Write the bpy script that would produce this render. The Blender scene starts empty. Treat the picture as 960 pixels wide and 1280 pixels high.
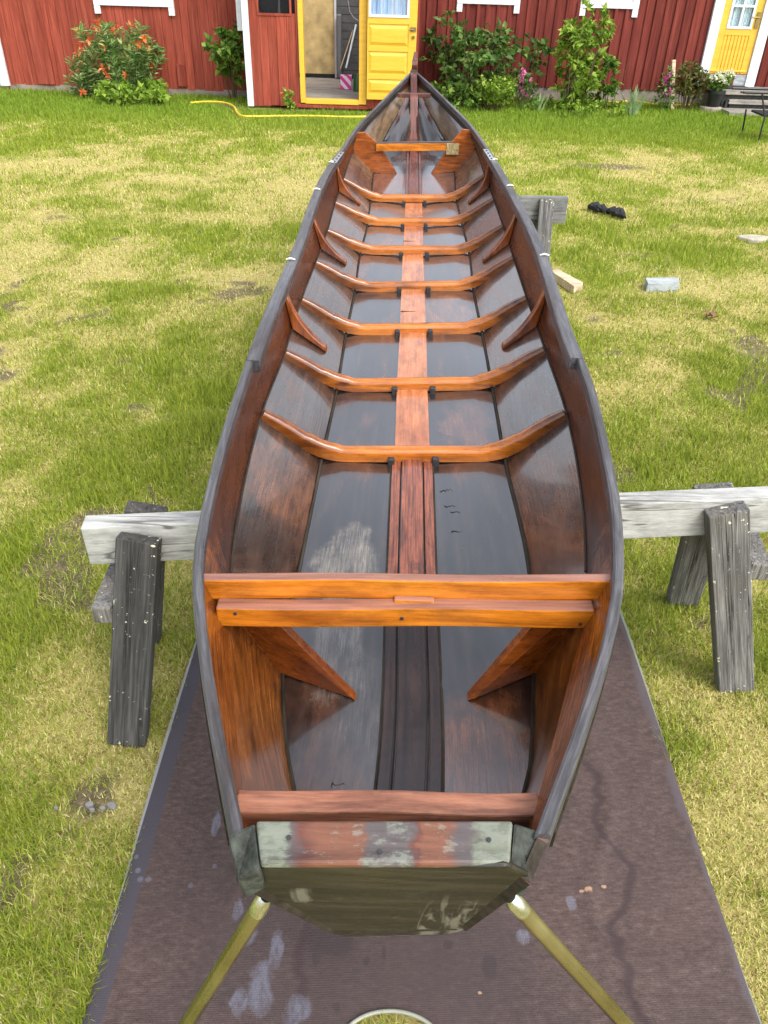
import bpy, math, random
import numpy as np
from mathutils import Vector, Matrix

RNG = np.random.default_rng(7)
random.seed(7)
scene = bpy.context.scene
COL = scene.collection
R_ = math.radians

# ------------------------------------------------------------------ camera
F, PITCH, CAMH, ROLL = 961.0, R_(35.2), 1.9, math.atan(.030)
cP, sP, cR, sR = math.cos(PITCH), math.sin(PITCH), math.cos(ROLL), math.sin(ROLL)

def ray(x, y):
    u = (x - 480) / F; v = (640 - y) / F
    uu = u * cR - v * sR; vv = u * sR + v * cR
    return Vector((uu, cP + vv * sP, -sP + vv * cP))
def at_z(x, y, z):
    d = ray(x, y); return Vector((0, 0, CAMH)) + d * ((z - CAMH) / d.z)
def at_y(x, y, Y):
    d = ray(x, y); return Vector((0, 0, CAMH)) + d * (Y / d.y)

cam = bpy.data.cameras.new('camera'); co = bpy.data.objects.new('camera', cam); COL.objects.link(co)
rt, up, fw = Vector((1, 0, 0)), Vector((0, sP, cP)), Vector((0, cP, -sP))
X = rt * cR + up * sR; Yv = -rt * sR + up * cR; Zv = -fw
co.matrix_world = Matrix(((X.x, Yv.x, Zv.x, 0), (X.y, Yv.y, Zv.y, 0), (X.z, Yv.z, Zv.z, CAMH), (0, 0, 0, 1)))
cam.sensor_fit = 'VERTICAL'; cam.sensor_height = 36; cam.lens = F / 1280 * 36
cam.clip_start = .02; cam.clip_end = 2000
scene.camera = co

# ------------------------------------------------------------------ mesh builder
class MB:
    def __init__(s): s.v = []; s.f = []; s.dark = set(); s.rc = []
    def add(s, vs, fs):
        o = len(s.v); s.v += [tuple(p) for p in vs]; s.f += [tuple(i + o for i in f) for f in fs]; return s
    def box(s, x0, x1, y0, y1, z0, z1):
        return s.add([(x, y, z) for z in (z0, z1) for y in (y0, y1) for x in (x0, x1)],
                     [(0, 2, 3, 1), (4, 5, 7, 6), (0, 1, 5, 4), (2, 6, 7, 3), (0, 4, 6, 2), (1, 3, 7, 5)])
    def bar(s, p0, p1, w, h, upv=(0, 0, 1), w1=None, h1=None):
        p0, p1 = Vector(p0), Vector(p1); d = (p1 - p0).normalized()
        a = d.cross(Vector(upv)).normalized(); b = a.cross(d).normalized(); vs = []
        for p, ww, hh in ((p0, w, h), (p1, w1 or w, h1 or h)):
            for i, j in ((-1, -1), (1, -1), (1, 1), (-1, 1)): vs.append(p + a * i * ww / 2 + b * j * hh / 2)
        return s.add(vs, [(0, 1, 2, 3), (7, 6, 5, 4), (0, 4, 5, 1), (1, 5, 6, 2), (2, 6, 7, 3), (3, 7, 4, 0)])
    def tube(s, pts, r, n=8, cap=True):
        pts = [Vector(p) for p in pts]; rs = r if isinstance(r, (list, tuple)) else [r] * len(pts)
        vs = []; fs = []; ref = None
        for i, p in enumerate(pts):
            d = (pts[min(i + 1, len(pts) - 1)] - pts[max(i - 1, 0)]).normalized()
            if ref is None:
                ref = Vector((1, 0, 0)) if abs(d.x) < .8 else Vector((0, 1, 0))
            a = d.cross(ref).normalized(); b = a.cross(d).normalized(); ref = b
            for k in range(n):
                t = 2 * math.pi * k / n; vs.append(p + (a * math.cos(t) + b * math.sin(t)) * rs[i])
        for i in range(len(pts) - 1):
            for k in range(n):
                k2 = (k + 1) % n; fs.append((i * n + k, i * n + k2, (i + 1) * n + k2, (i + 1) * n + k))
        if cap:
            fs.append(tuple(range(n))[::-1]); fs.append(tuple(range((len(pts) - 1) * n, len(pts) * n)))
        return s.add(vs, fs)
    def prism(s, poly, vec):
        n = len(poly); vec = Vector(vec); vs = [Vector(p) for p in poly]; vs += [p + vec for p in vs]
        return s.add(vs, [tuple(range(n)), tuple(range(n, 2 * n))[::-1]] + [(i, i + n, (i + 1) % n + n, (i + 1) % n) for i in range(n)])
    def strip(s, A, B, N=None, t=.014, rows=1):
        """solid plank between polylines A and B; N: thickness direction per row of points"""
        n = len(A); vs = []; fs = []; R2 = rows + 1
        for lay in range(2):
            arc = 0.
            for i in range(n):
                if i: arc += (Vector(A[i]) - Vector(A[i - 1])).length
                for j in range(R2):
                    p = Vector(A[i]).lerp(Vector(B[i]), j / rows); vs.append(p + N[i] * t * lay); s.rc.append(((Vector(B[i]) - Vector(A[i])).length * j / rows, arc, lay * t + .37 * A[0][0] + .21 * A[0][2]))
        o = n * R2
        for i in range(n - 1):
            for j in range(rows):
                a = i * R2 + j; b = a + R2
                fs.append((a, a + 1, b + 1, b)); s.dark.add(len(s.f) + len(fs)); fs.append((a + o, b + o, b + 1 + o, a + 1 + o))
            a = i * R2; b = a + R2; fs.append((a, b, b + o, a + o))
            a += rows; b += rows; fs.append((a, a + o, b + o, b))
        for i in (0, n - 1):
            for j in range(rows):
                a = i * R2 + j; s.dark.add(len(s.f) + len(fs)); fs.append((a, a + o, a + 1 + o, a + 1))
        return s.add(vs, fs)
    def build(s, name, mat, parent=None, bevel=0, smooth=None, loc=None, outer=None):
        o = parent
        while o is not None and o.parent is not None: o = o.parent
        off = Vector(parent_world(parent)) if parent is not None else Vector(loc or (0, 0, 0))
        me = bpy.data.meshes.new(name)
        me.from_pydata([(p[0] - off.x, p[1] - off.y, p[2] - off.z) for p in s.v], [], s.f); me.update()
        import bmesh
        bm = bmesh.new(); bm.from_mesh(me); bmesh.ops.recalc_face_normals(bm, faces=bm.faces); bm.to_mesh(me); bm.free()
        if s.rc and len(s.rc) == len(s.v):
            at = me.attributes.new('rc', 'FLOAT_VECTOR', 'POINT'); at.data.foreach_set('vector', np.array(s.rc, np.float32).ravel())
        me.materials.append(mat)
        if outer:
            me.materials.append(outer)
            for i in s.dark: me.polygons[i].material_index = 1
        ob = bpy.data.objects.new(name, me); COL.objects.link(ob)
        if parent is not None: ob.parent = parent
        else: ob.location = off
        if bevel:
            m = ob.modifiers.new('bevel', 'BEVEL'); m.width = bevel; m.segments = 2; m.limit_method = 'ANGLE'; m.angle_limit = R_(35)
        if smooth:
            me.polygons.foreach_set('use_smooth', [True] * len(me.polygons)); me.set_sharp_from_angle(angle=R_(smooth))
        return ob
def parent_world(o):
    p = Vector((0, 0, 0))
    while o is not None: p += o.location; o = o.parent
    return p
def tag(o, label, cat, group=None, kind=None):
    if label: o['label'] = label
    if cat: o['category'] = cat
    if group: o['group'] = group
    if kind: o['kind'] = kind
    return o
def thing(name, loc, label, cat, group=None):
    o = bpy.data.objects.new(name, None); o.empty_display_size = .1; COL.objects.link(o); o.location = loc
    return tag(o, label, cat, group)

# ------------------------------------------------------------------ materials
class NT:
    def __init__(s, name):
        s.m = bpy.data.materials.new(name); s.m.use_nodes = True; s.t = s.m.node_tree; s.t.nodes.clear()
        s.out = s.n('ShaderNodeOutputMaterial'); s.b = s.n('ShaderNodeBsdfPrincipled'); s.l(s.b.outputs[0], s.out.inputs[0])
        s.tc = s.n('ShaderNodeTexCoord')
    def n(s, t, **k):
        x = s.t.nodes.new(t)
        for a, v in k.items(): setattr(x, a, v)
        return x
    def l(s, a, b): s.t.links.new(a, b)
    def mapping(s, scale=(1, 1, 1), loc=(0, 0, 0), rot=(0, 0, 0), src=None):
        x = s.n('ShaderNodeMapping'); x.inputs['Scale'].default_value = scale; x.inputs['Location'].default_value = loc; x.inputs['Rotation'].default_value = rot
        s.l(src or getattr(s, 'src', None) or s.tc.outputs['Object'], x.inputs[0]); return x.outputs[0]
    def noise(s, scale, vec=None, detail=4, rough=.6, dist=0):
        x = s.n('ShaderNodeTexNoise'); x.inputs['Scale'].default_value = scale; x.inputs['Detail'].default_value = detail
        x.inputs['Roughness'].default_value = rough; x.inputs['Distortion'].default_value = dist
        s.l(vec or s.tc.outputs['Object'], x.inputs['Vector']); return x.outputs['Fac']
    def ramp(s, fac, stops, interp='LINEAR'):
        x = s.n('ShaderNodeValToRGB'); e = x.color_ramp.elements; x.color_ramp.interpolation = interp
        while len(e) < len(stops): e.new(.5)
        for el, (p, c) in zip(e, stops):
            el.position = p; el.color = (c, c, c, 1) if isinstance(c, (int, float)) else (*c, 1)
        s.l(fac, x.inputs[0]); return x.outputs[0]
    def mix(s, fac, a, b, mode='MIX'):
        x = s.n('ShaderNodeMix', data_type='RGBA', blend_type=mode)
        for i, v in ((0, fac), (6, a), (7, b)):
            if hasattr(v, 'is_linked'): s.l(v, x.inputs[i])
            elif isinstance(v, (int, float)): x.inputs[i].default_value = v if i == 0 else (v, v, v, 1)
            else: x.inputs[i].default_value = (*v, 1)
        return x.outputs[2]
    def math(s, op, a, b=0, c=None):
        x = s.n('ShaderNodeMath', operation=op)
        for i, v in enumerate((a, b) if c is None else (a, b, c)):
            if hasattr(v, 'is_linked'): s.l(v, x.inputs[i])
            else: x.inputs[i].default_value = v
        return x.outputs[0]
    def maprange(s, v, a, b, c, d):
        x = s.n('ShaderNodeMapRange'); s.l(v, x.inputs[0])
        for i, q in enumerate((a, b, c, d)): x.inputs[i + 1].default_value = q
        return x.outputs[0]
    def bump(s, h, strength=.3, dist=.01, normal=None):
        x = s.n('ShaderNodeBump'); x.inputs['Strength'].default_value = strength; x.inputs['Distance'].default_value = dist
        s.l(h, x.inputs['Height'])
        if normal: s.l(normal, x.inputs['Normal'])
        s.l(x.outputs[0], s.b.inputs['Normal']); return x.outputs[0]
    def spot(s, c, r, noise_amt=.5, nscale=8, stretch=(1, 1, 1)):
        """soft blotch mask round an object-space point, its rim broken up by noise"""
        m = s.n('ShaderNodeVectorMath', operation='SUBTRACT'); s.l(s.tc.outputs['Object'], m.inputs[0]); m.inputs[1].default_value = c
        k = s.n('ShaderNodeVectorMath', operation='MULTIPLY'); s.l(m.outputs[0], k.inputs[0]); k.inputs[1].default_value = stretch
        l = s.n('ShaderNodeVectorMath', operation='LENGTH'); s.l(k.outputs[0], l.inputs[0])
        n = s.noise(nscale, detail=5)
        d = s.math('ADD', s.math('DIVIDE', l.outputs['Value'], r), s.math('MULTIPLY', s.math('SUBTRACT', n, .5), noise_amt * 4))
        return s.maprange(d, .75, 1.15, 1, 0)
    def set(s, **k):
        for a, v in k.items():
            i = s.b.inputs[a.replace('_', ' ')]
            if hasattr(v, 'is_linked'): s.l(v, i)
            else: i.default_value = (*v, 1) if isinstance(v, tuple) and len(v) == 3 else v
        return s

def wood(name, dark, mid, light, axis=1, g=26, stretch=14, rough=(.12, .35), bump=.12, blotch=None, bs=2.2, bamt=(.45, .62), coat=0., spec=.5, spots=(), knots=0., fine=(.74, 1.10), mott=(.62, 1.25), top=None, rc=False):
    t = NT(name); g *= 2.4; stretch *= 1.5; t.src = None
    if rc: t.src = t.n('ShaderNodeAttribute', attribute_name='rc').outputs['Vector']
    sc = [1., 1., 1.]; sc[axis] = 1. / stretch
    v = t.mapping(sc); n1 = t.noise(g, v, 6, .62, .35)
    c = t.ramp(n1, ((.22, dark), (.5, mid), (.80, light)))
    sc2 = [1., 1., 1.]; sc2[axis] = .35
    n2 = t.noise(bs, t.mapping(sc2, (3.1, 1.7, .4)), 5, .6, .3)
    if blotch: c = t.mix(t.maprange(n2, bamt[0], bamt[1], 0, .92), c, blotch)
    sc3 = [1., 1., 1.]; sc3[axis] = 1 / 30
    n3 = t.noise(g * 4.5, t.mapping(sc3), 3, .7)
    sm_ = [1., 1., 1.]; sm_[axis] = .30
    mo = t.noise(20, t.mapping(sm_, (.7, 2.2, 1.1)), 9, .74, .2)
    if knots:
        vo = t.n('ShaderNodeTexVoronoi', feature='F1'); sk = [1., 1., 1.]; sk[axis] = .45
        t.l(t.mapping(sk), vo.inputs['Vector']); vo.inputs['Scale'].default_value = knots
        c = t.mix(t.maprange(vo.outputs['Distance'], .05, .11, .75, 0), c, tuple(q * .25 for q in dark))
    r = t.math('ADD', t.maprange(n2, .35, .65, rough[0], rough[1]), t.maprange(mo, .35, .65, -.05, .08))
    for (p, rad, colr, amt, st, rr) in spots:
        m = t.math('MULTIPLY', t.spot(p, rad, .45, 14, st), amt)
        gm = t.math('MULTIPLY', m, t.maprange(n3, .35, .6, .35, 1))
        c = t.mix(gm, c, colr)
        if rr is not None: r = t.math('ADD', t.math('MULTIPLY', r, t.math('SUBTRACT', 1, m)), t.math('MULTIPLY', m, rr))
    c = t.mix(1., c, t.ramp(n3, ((.30, fine[0]), (.52, 1.), (.70, fine[1]))), 'MULTIPLY')
    c = t.mix(1., c, t.ramp(mo, ((.36, mott[0]), (.5, 1.), (.64, mott[1]))), 'MULTIPLY')
    c = t.mix(t.maprange(t.noise(46, t.mapping(sm_, (4.2, .3, 2.)), 6, .8), .64, .70, 0, .55), c, tuple(q * .5 for q in dark))
    if top:
        gm = t.n('ShaderNodeNewGeometry'); sz = t.n('ShaderNodeSeparateXYZ'); t.l(gm.outputs['Normal'], sz.inputs[0])
        c = t.mix(t.maprange(sz.outputs[2], .75, .92, 0, .85), c, t.mix(1., t.ramp(n1, ((.3, tuple(q * .45 for q in top)), (.65, top))), t.ramp(n3, ((.25, fine[0]), (.7, fine[1]))), 'MULTIPLY'))
    t.set(Base_Color=c, Roughness=r, Coat_Weight=coat, Coat_Roughness=.08, Specular_IOR_Level=spec)
    t.bump(t.math('ADD', t.math('MULTIPLY', n1, .6), t.math('MULTIPLY', n3, .5)), bump * 1.6, .004)
    return t.m

def woodr(*a, **k): return wood(*a, rc=True, **k)

def plain(name, col, rough=.5, metal=0, var=.15, nscale=12, bump=0, spec=.5):
    t = NT(name); n = t.noise(nscale, None, 5, .65)
    c = t.mix(1., col, t.ramp(n, ((.3, 1 - var), (.7, 1 + var))), 'MULTIPLY')
    t.set(Base_Color=c, Roughness=rough, Metallic=metal, Specular_IOR_Level=spec)
    if bump: t.bump(n, bump, .01)
    return t.m

def leafmat(name, a, b, c=None, trans=.35, rough=.5):
    t = NT(name); at = t.n('ShaderNodeAttribute', attribute_name='tint')
    col = t.ramp(at.outputs['Fac'], ((0, a), (.65, b), (1, c or b)))
    t.set(Base_Color=col, Roughness=rough, Specular_IOR_Level=.3)
    tr = t.n('ShaderNodeBsdfTranslucent'); t.l(col, tr.inputs[0])
    mx = t.n('ShaderNodeMixShader'); mx.inputs[0].default_value = trans
    t.l(t.b.outputs[0], mx.inputs[1]); t.l(tr.outputs[0], mx.inputs[2]); t.l(mx.outputs[0], t.out.inputs[0])
    return t.m

BOAT = Vector((.10, 3.9, .67))
def bo(x, y, z): return (x - BOAT.x, y - BOAT.y, z - BOAT.z)
M = {}
M['floor'] = woodr('wet bottom planks', (.004, .003, .003), (.014, .0095, .008), (.040, .024, .017), 1, 22, 16, (.12, .26), .16, mott=(.35, 1.6),
    blotch=(.12, .045, .022), bs=3.0, bamt=(.54, .70), coat=1., spec=.9,
    spots=((bo(-.09, 1.50, .69), .11, (.27, .235, .18), .5, (1.5, .75, 1), .3), (bo(-.09, 1.22, .69), .10, (.16, .15, .13), .45, (1.8, .5, 1), .25),  # worn varnish patch, then faint grey sky reflections painted below the thwart
           (bo(-.04, 1.0, .69), .10, (.10, .095, .09), .35, (1.5, .5, 1), .2), (bo(.20, .86, .7), .15, (.17, .055, .018), .75, (1.3, .7, 1), None), (bo(-.08, .80, .7), .10, (.09, .035, .016), .5, (1.3, .7, 1), None),
           (bo(.26, 2.2, .7), .10, (.14, .05, .022), .6, (1.3, .6, 1), None), (bo(.24, 3.2, .7), .13, (.24, .10, .05), .6, (1.2, .6, 1), None), (bo(-.03, 4.2, .7), .12, (.2, .085, .045), .6, (1.2, .6, 1), None),
           (bo(-.03, 5.55, .7), .16, (.19, .065, .025), .85, (1.2, .5, 1), None), (bo(.28, 5.5, .7), .15, (.19, .065, .025), .85, (1.2, .5, 1), None)))
M['bilge'] = woodr('brown bilge planks', (.008, .005, .004), (.034, .017, .010), (.095, .045, .024), 1, 24, 12, (.15, .36), .2, mott=(.5, 1.45),
    blotch=(.13, .05, .022), bs=2.4, bamt=(.50, .66), coat=.45, spec=.7,
    spots=((bo(-.28, 1.35, .75), .15, (.010, .007, .005), .75, (1, .6, 1), None), (bo(-.30, 1.75, .75), .12, (.16, .06, .025), .6, (1, .7, 1), None), (bo(.42, 1.7, .78), .14, (.16, .06, .025), .6, (1, .7, 1), None), (bo(.36, 1.25, .75), .12, (.02, .012, .01), .5, (1, .6, 1), None),
           (bo(-.1, 6.5, .95), .55, (.20, .13, .065), .8, (1, .6, .6), .35), (bo(.35, 6.5, .95), .55, (.20, .13, .065), .8, (1, .6, .6), .35),
           (bo(-.19, .82, .85), .3, (.27, .085, .014), .9, (1, .8, .8), .15), (bo(.26, .82, .85), .3, (.27, .085, .014), .9, (1, .8, .8), .15)))
M['strake'] = woodr('red brown side planks', (.020, .007, .004), (.058, .017, .008), (.115, .034, .013), 1, 20, 12, (.18, .38), .16, mott=(.5, 1.4), blotch=(.045, .014, .008), knots=4.5,
    spots=((bo(-.22, .85, .95), .3, (.29, .085, .014), .85, (1, .8, .8), .15), (bo(.30, .85, .95), .3, (.29, .085, .014), .85, (1, .8, .8), .15)))
M['frame'] = wood('varnished orange frames', (.22, .055, .007), (.46, .135, .013), (.60, .20, .022), 0, 26, 10, (.10, .26), .08, blotch=(.085, .022, .008), bs=5, bamt=(.56, .70), knots=8,
    coat=.3)
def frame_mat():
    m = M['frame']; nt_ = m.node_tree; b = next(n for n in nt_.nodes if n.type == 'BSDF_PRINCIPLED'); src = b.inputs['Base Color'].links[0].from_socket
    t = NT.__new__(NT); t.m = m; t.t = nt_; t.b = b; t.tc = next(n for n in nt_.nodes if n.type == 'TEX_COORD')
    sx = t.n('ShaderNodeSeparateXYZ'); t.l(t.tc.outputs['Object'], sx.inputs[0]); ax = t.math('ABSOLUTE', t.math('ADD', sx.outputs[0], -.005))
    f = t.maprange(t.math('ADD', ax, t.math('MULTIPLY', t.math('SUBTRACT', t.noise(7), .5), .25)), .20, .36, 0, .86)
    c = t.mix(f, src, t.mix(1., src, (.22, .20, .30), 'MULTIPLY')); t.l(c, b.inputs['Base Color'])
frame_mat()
M['knee'] = wood('varnished knees', (.07, .018, .006), (.22, .055, .010), (.36, .10, .016), 2, 26, 9, (.12, .26), .1, blotch=(.035, .012, .008), bs=6, bamt=(.5, .66), coat=.3)
M['brace'] = wood('varnished brace plates', (.085, .022, .006), (.30, .075, .010), (.46, .13, .018), 0, 30, 6, (.12, .28), .2, blotch=(.14, .034, .008), bs=4, bamt=(.5, .7), coat=.25)
M['thwart'] = wood('bright orange beam', (.30, .080, .008), (.56, .175, .013), (.70, .26, .022), 0, 18, 12, (.14, .28), .08, blotch=(.17, .035, .006), bs=5, bamt=(.54, .72), knots=4, coat=.3, top=(.30, .15, .12))
M['keel'] = woodr('orange centre plank', (.36, .115, .040), (.50, .18, .07), (.58, .25, .12), 1, 16, 16, (.10, .24), .06, blotch=(.26, .07, .022), bs=3, bamt=(.45, .65), coat=.3)
M['keel_dark'] = woodr('dark centre plank', (.008, .006, .005), (.028, .015, .012), (.06, .026, .018), 1, 16, 16, (.08, .2), .08,
    spots=((bo(.08, 1.78, .7), .32, (.28, .085, .045), .92, (1, .85, 1), None), (bo(.12, 5.6, .8), .8, (.20, .05, .025), .9, (1, .7, 1), None), (bo(.12, 6.9, .9), .8, (.14, .045, .03), .8, (1, .7, 1), None)))
M['seat'] = wood('worn pinkish beam', (.10, .03, .016), (.27, .105, .058), (.38, .17, .10), 0, 34, 5, (.5, .7), .2, blotch=(.07, .025, .02), bs=9, bamt=(.52, .68))
M['rail'] = woodr('grey weathered rail', (.018, .016, .016), (.058, .055, .058), (.15, .145, .155), 1, 50, 12, (.25, .5), .4, blotch=(.05, .032, .026), bs=5, bamt=(.5, .7))
M['outer'] = wood('tarred outer hull', (.012, .010, .008), (.035, .028, .02), (.06, .05, .036), 1, 24, 10, (.6, .8), .25, spec=.2)
M['cleat'] = plain('dark iron', (.04, .04, .043), .45, .2, .3, 60, .3)
M['stem'] = wood('dark stem head', (.03, .012, .008), (.10, .035, .022), (.17, .065, .04), 2, 30, 8, (.2, .4), .2)

def transom_mat(top):
    t = NT('flaked paint on transom top' if top else 'mossy dark transom face')
    n1 = t.noise(30, t.mapping((.12, 1, 1)), 6, .7, .4); n2 = t.noise(9, t.mapping((1, .7, .7)), 6, .7)
    if top:
        sx = t.n('ShaderNodeSeparateXYZ'); t.l(t.tc.outputs['Object'], sx.inputs[0]); x = t.math('ADD', sx.outputs[0], BOAT.x + .136)
        u = t.math('ADD', t.math('DIVIDE', x, .295), t.math('MULTIPLY', t.math('SUBTRACT', t.noise(22, None, 5), .5), .22))
        pale, org, gry, red = (.13, .14, .10), (.155, .060, .033), (.085, .068, .066), (.11, .036, .023)
        c = t.ramp(u, ((0, pale), (.10, pale), (.125, gry), (.17, red), (.24, org), (.40, org), (.43, gry), (.60, gry), (.625, red), (.645, org), (.74, org), (.79, gry), (.84, gry), (.87, pale), (1, pale)))
        c = t.mix(1., c, t.ramp(n1, ((.32, .35), (.5, .95), (.68, 1.35))), 'MULTIPLY')
        sy = sx.outputs[1]; fl = t.noise(70, t.mapping((.5, 1, 1)), 5, .75)
        amt = t.ramp(u, ((0, .16), (.10, .16), (.14, .0), (.28, .02), (.40, .09), (.60, .09), (.63, .0), (.70, .07), (.84, .02), (.88, .15), (1, .15)))
        c = t.mix(t.maprange(t.math('ADD', fl, amt), .60, .70, 0, .6), c, (.20, .22, .175))
        c = t.mix(t.maprange(t.noise(45, t.mapping((.35, 1, 1), (3, 0, 0)), 5, .7), .60, .68, 0, .75), c, (.06, .05, .045))
        t.set(Base_Color=c, Roughness=t.maprange(n2, .3, .7, .45, .75)); t.bump(t.math('ADD', n1, n2), .35, .004)
    else:
        c = t.ramp(n1, ((.3, (.004, .0035, .0025)), (.50, (.014, .012, .0075)), (.72, (.050, .040, .024))))
        c = t.mix(t.maprange(n2, .56, .74, 0, .6), c, (.06, .068, .055))
        n4 = t.noise(30, t.mapping((1, .6, .28)), 4, .6, .6)
        for p, r, st in ((bo(.115, .55, .80), .075, (1, 1, .8)), (bo(-.10, .53, .93), .05, (1, 1, 1.6)), (bo(.20, .52, .90), .045, (1, 1, 1))):
            c = t.mix(t.math('MULTIPLY', t.spot(p, r, .4, 26, st), t.maprange(n4, .50, .60, 0, .7)), c, (.20, .19, .15))
        dr = t.noise(42, t.mapping((1, .12, .10), (0, 0, .4)), 4, .6, 1.2)
        c = t.mix(t.math('MULTIPLY', t.maprange(dr, .56, .63, 0, .65), t.spot(bo(.115, .54, .84), .085, .3, 20, (1, .6, .8))), c, (.17, .16, .12))
        c = t.mix(t.maprange(t.noise(60, t.mapping((.35, 1, 1)), 7, .8), .57, .68, 0, .6), c, (.055, .045, .026))
        t.set(Base_Color=c, Roughness=t.maprange(n2, .3, .7, .3, .6)); t.bump(t.math('ADD', n1, n2), .4, .004)
    return t.m
M['transom_top'] = transom_mat(True); M['transom'] = transom_mat(False)
M['corner'] = plain('mossy grey end grain', (.05, .055, .046), .85, 0, .7, 45, .4, .15)

def cracked(m, axis, col=(.10, .095, .085)):
    b = next(n for n in m.node_tree.nodes if n.type == 'BSDF_PRINCIPLED'); src = b.inputs['Base Color'].links[0].from_socket
    t = NT.__new__(NT); t.m = m; t.t = m.node_tree; t.b = b; t.tc = next(n for n in t.t.nodes if n.type == 'TEX_COORD')
    sc = [1., 1., 1.]; sc[axis] = 1 / 22
    ck = t.math('ABSOLUTE', t.math('SUBTRACT', t.noise(11, t.mapping(sc), 3, .5, .5), .5)); mk = t.math('MULTIPLY', t.maprange(ck, .004, .014, .9, 0), t.maprange(t.noise(4), .45, .55, 0, 1))
    c = t.mix(mk, src, col); c = t.mix(t.maprange(t.noise(22, None, 5, .7), .60, .72, 0, .5), c, (.26, .25, .21)); t.l(c, b.inputs['Base Color']); return m
M['w_white'] = wood('chalky white board', (.20, .20, .18), (.38, .38, .355), (.50, .50, .475), 0, 20, 18, (.6, .8), .35, blotch=(.30, .30, .28), bs=5, bamt=(.5, .8), fine=(.82, 1.06)); cracked(M['w_white'], 0)
def weathered(name, k=1., paint=True, moss=(0, 0, 0)):
    t = NT(name); sc = (1, 1, 1 / 18)
    n1 = t.noise(120, t.mapping((1, 1, 1 / 35)), 6, .68, .25); n3 = t.noise(260, t.mapping((1, 1, 1 / 30)), 3, .7); nb = t.noise(9, t.mapping((1, 1, .3)), 4, .6)
    c = t.ramp(n1, ((.30, tuple(q * k for q in (.030, .029, .027))), (.5, tuple(q * k for q in (.105, .102, .095))), (.70, tuple(q * k for q in (.21, .205, .19)))))
    ck = t.math('ABSOLUTE', t.math('SUBTRACT', t.noise(26, t.mapping((1, 1, 1 / 45)), 3, .5, .4), .5)); ckm = t.math('MULTIPLY', t.maprange(ck, .006, .016, 1, 0), t.maprange(t.noise(6), .42, .55, 0, 1))
    c = t.mix(t.math('MULTIPLY', ckm, .85), c, (.012, .011, .010))
    c = t.mix(t.maprange(t.noise(5, None, 3), .52, .7, 0, .5), c, tuple(q * k for q in (.13, .105, .08)))
    c = t.mix(1., c, t.ramp(nb, ((.35, .65), (.65, 1.2))), 'MULTIPLY')
    c = t.mix(1., c, t.ramp(n3, ((.3, .6), (.65, 1.15))), 'MULTIPLY')
    h = t.math('SUBTRACT', t.math('ADD', n1, t.math('MULTIPLY', n3, .4)), ckm)
    if paint:
        vo = t.noise(38, t.mapping((1, 1, .8)), 2, .5); pt = t.noise(5, None, 2, .5)
        m = t.math('MULTIPLY', t.maprange(t.noise(70, None, 2, .5), .68, .71, 0, 1), t.maprange(pt, .46, .58, 0, 1)); m = t.math('MAXIMUM', m, t.math('MULTIPLY', t.maprange(n1, .66, .72, 0, .8), t.maprange(pt, .52, .62, 0, 1)))
        c = t.mix(m, c, (.75, .75, .55))
    t.set(Base_Color=c, Roughness=.78); t.bump(h, .6, .006); return t.m
M['w_dark'] = weathered('dark weathered timber', .55); M['w_grey'] = weathered('grey weathered timber', 1.35); M['w_char'] = weathered('blackened timber', .3, False)
M['w_end'] = plain('grey end grain', (.15, .15, .15), .8, 0, .5, 40, .5)
M['w_grey_x'] = wood('silver grey beam', (.07, .07, .068), (.17, .17, .165), (.30, .30, .29), 0, 26, 16, (.7, .85), .3, blotch=(.06, .055, .05), bs=4, bamt=(.5, .75)); cracked(M['w_grey_x'], 0, (.02, .02, .018))
M['w_pale'] = wood('fresh sawn timber', (.40, .29, .17), (.58, .45, .30), (.68, .56, .40), 0, 24, 10, (.6, .8), .2)
M['w_blue'] = wood('blue grey sawn timber', (.20, .22, .23), (.33, .36, .37), (.43, .46, .47), 0, 24, 10, (.6, .8), .2)
M['brass'] = None
t = NT('tarnished brass tube'); n = t.noise(9, None, 3, .5)
t.set(Base_Color=t.ramp(n, ((.3, (.27, .23, .13)), (.6, (.42, .37, .23)), (.8, (.58, .53, .38)))), Metallic=.95, Roughness=t.maprange(n, .3, .7, .2, .34)); M['brass'] = t.m
M['chrome'] = plain('bare scuffed steel', (.62, .63, .62), .25, 1, .25, 60)
M['plate'] = None
t = NT('yellowed label plate'); n = t.noise(160, t.mapping((1.2, 1, .35)), 3, .7); n2 = t.noise(40)
t.set(Base_Color=t.mix(t.maprange(n, .52, .60, 0, .8), t.ramp(n2, ((.3, (.28, .20, .07)), (.7, (.48, .40, .20)))), (.05, .03, .015)), Roughness=.4); M['plate'] = t.m
M['white_mark'] = plain('white paint mark', (.75, .72, .62), .5)
M['ink'] = plain('dark pencil', (.008, .006, .005), .6)

# ------------------------------------------------------------------ noise for lawn
class VN:
    def __init__(s, seed, n=256): s.g = np.random.default_rng(seed).random((n, n)); s.n = n
    def one(s, x, y):
        xi = np.floor(x).astype(int); yi = np.floor(y).astype(int); fx = x - xi; fy = y - yi
        fx = fx * fx * (3 - 2 * fx); fy = fy * fy * (3 - 2 * fy); n = s.n; g = s.g
        a = g[xi % n, yi % n]; b = g[(xi + 1) % n, yi % n]; c = g[xi % n, (yi + 1) % n]; d = g[(xi + 1) % n, (yi + 1) % n]
        return (a * (1 - fx) + b * fx) * (1 - fy) + (c * (1 - fx) + d * fx) * fy
    def fbm(s, x, y, o=4):
        r = 0; a = .5; t = 0
        for k in range(o): r = r + a * s.one(x * 2 ** k + 17 * k, y * 2 ** k + 31 * k); t += a; a *= .55
        return r / t
N1, N2, N3 = VN(1), VN(2), VN(3)
def blob(x, y, cx, cy, rx, ry): return np.exp(-(((x - cx) / rx) ** 2 + ((y - cy) / ry) ** 2))
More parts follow.
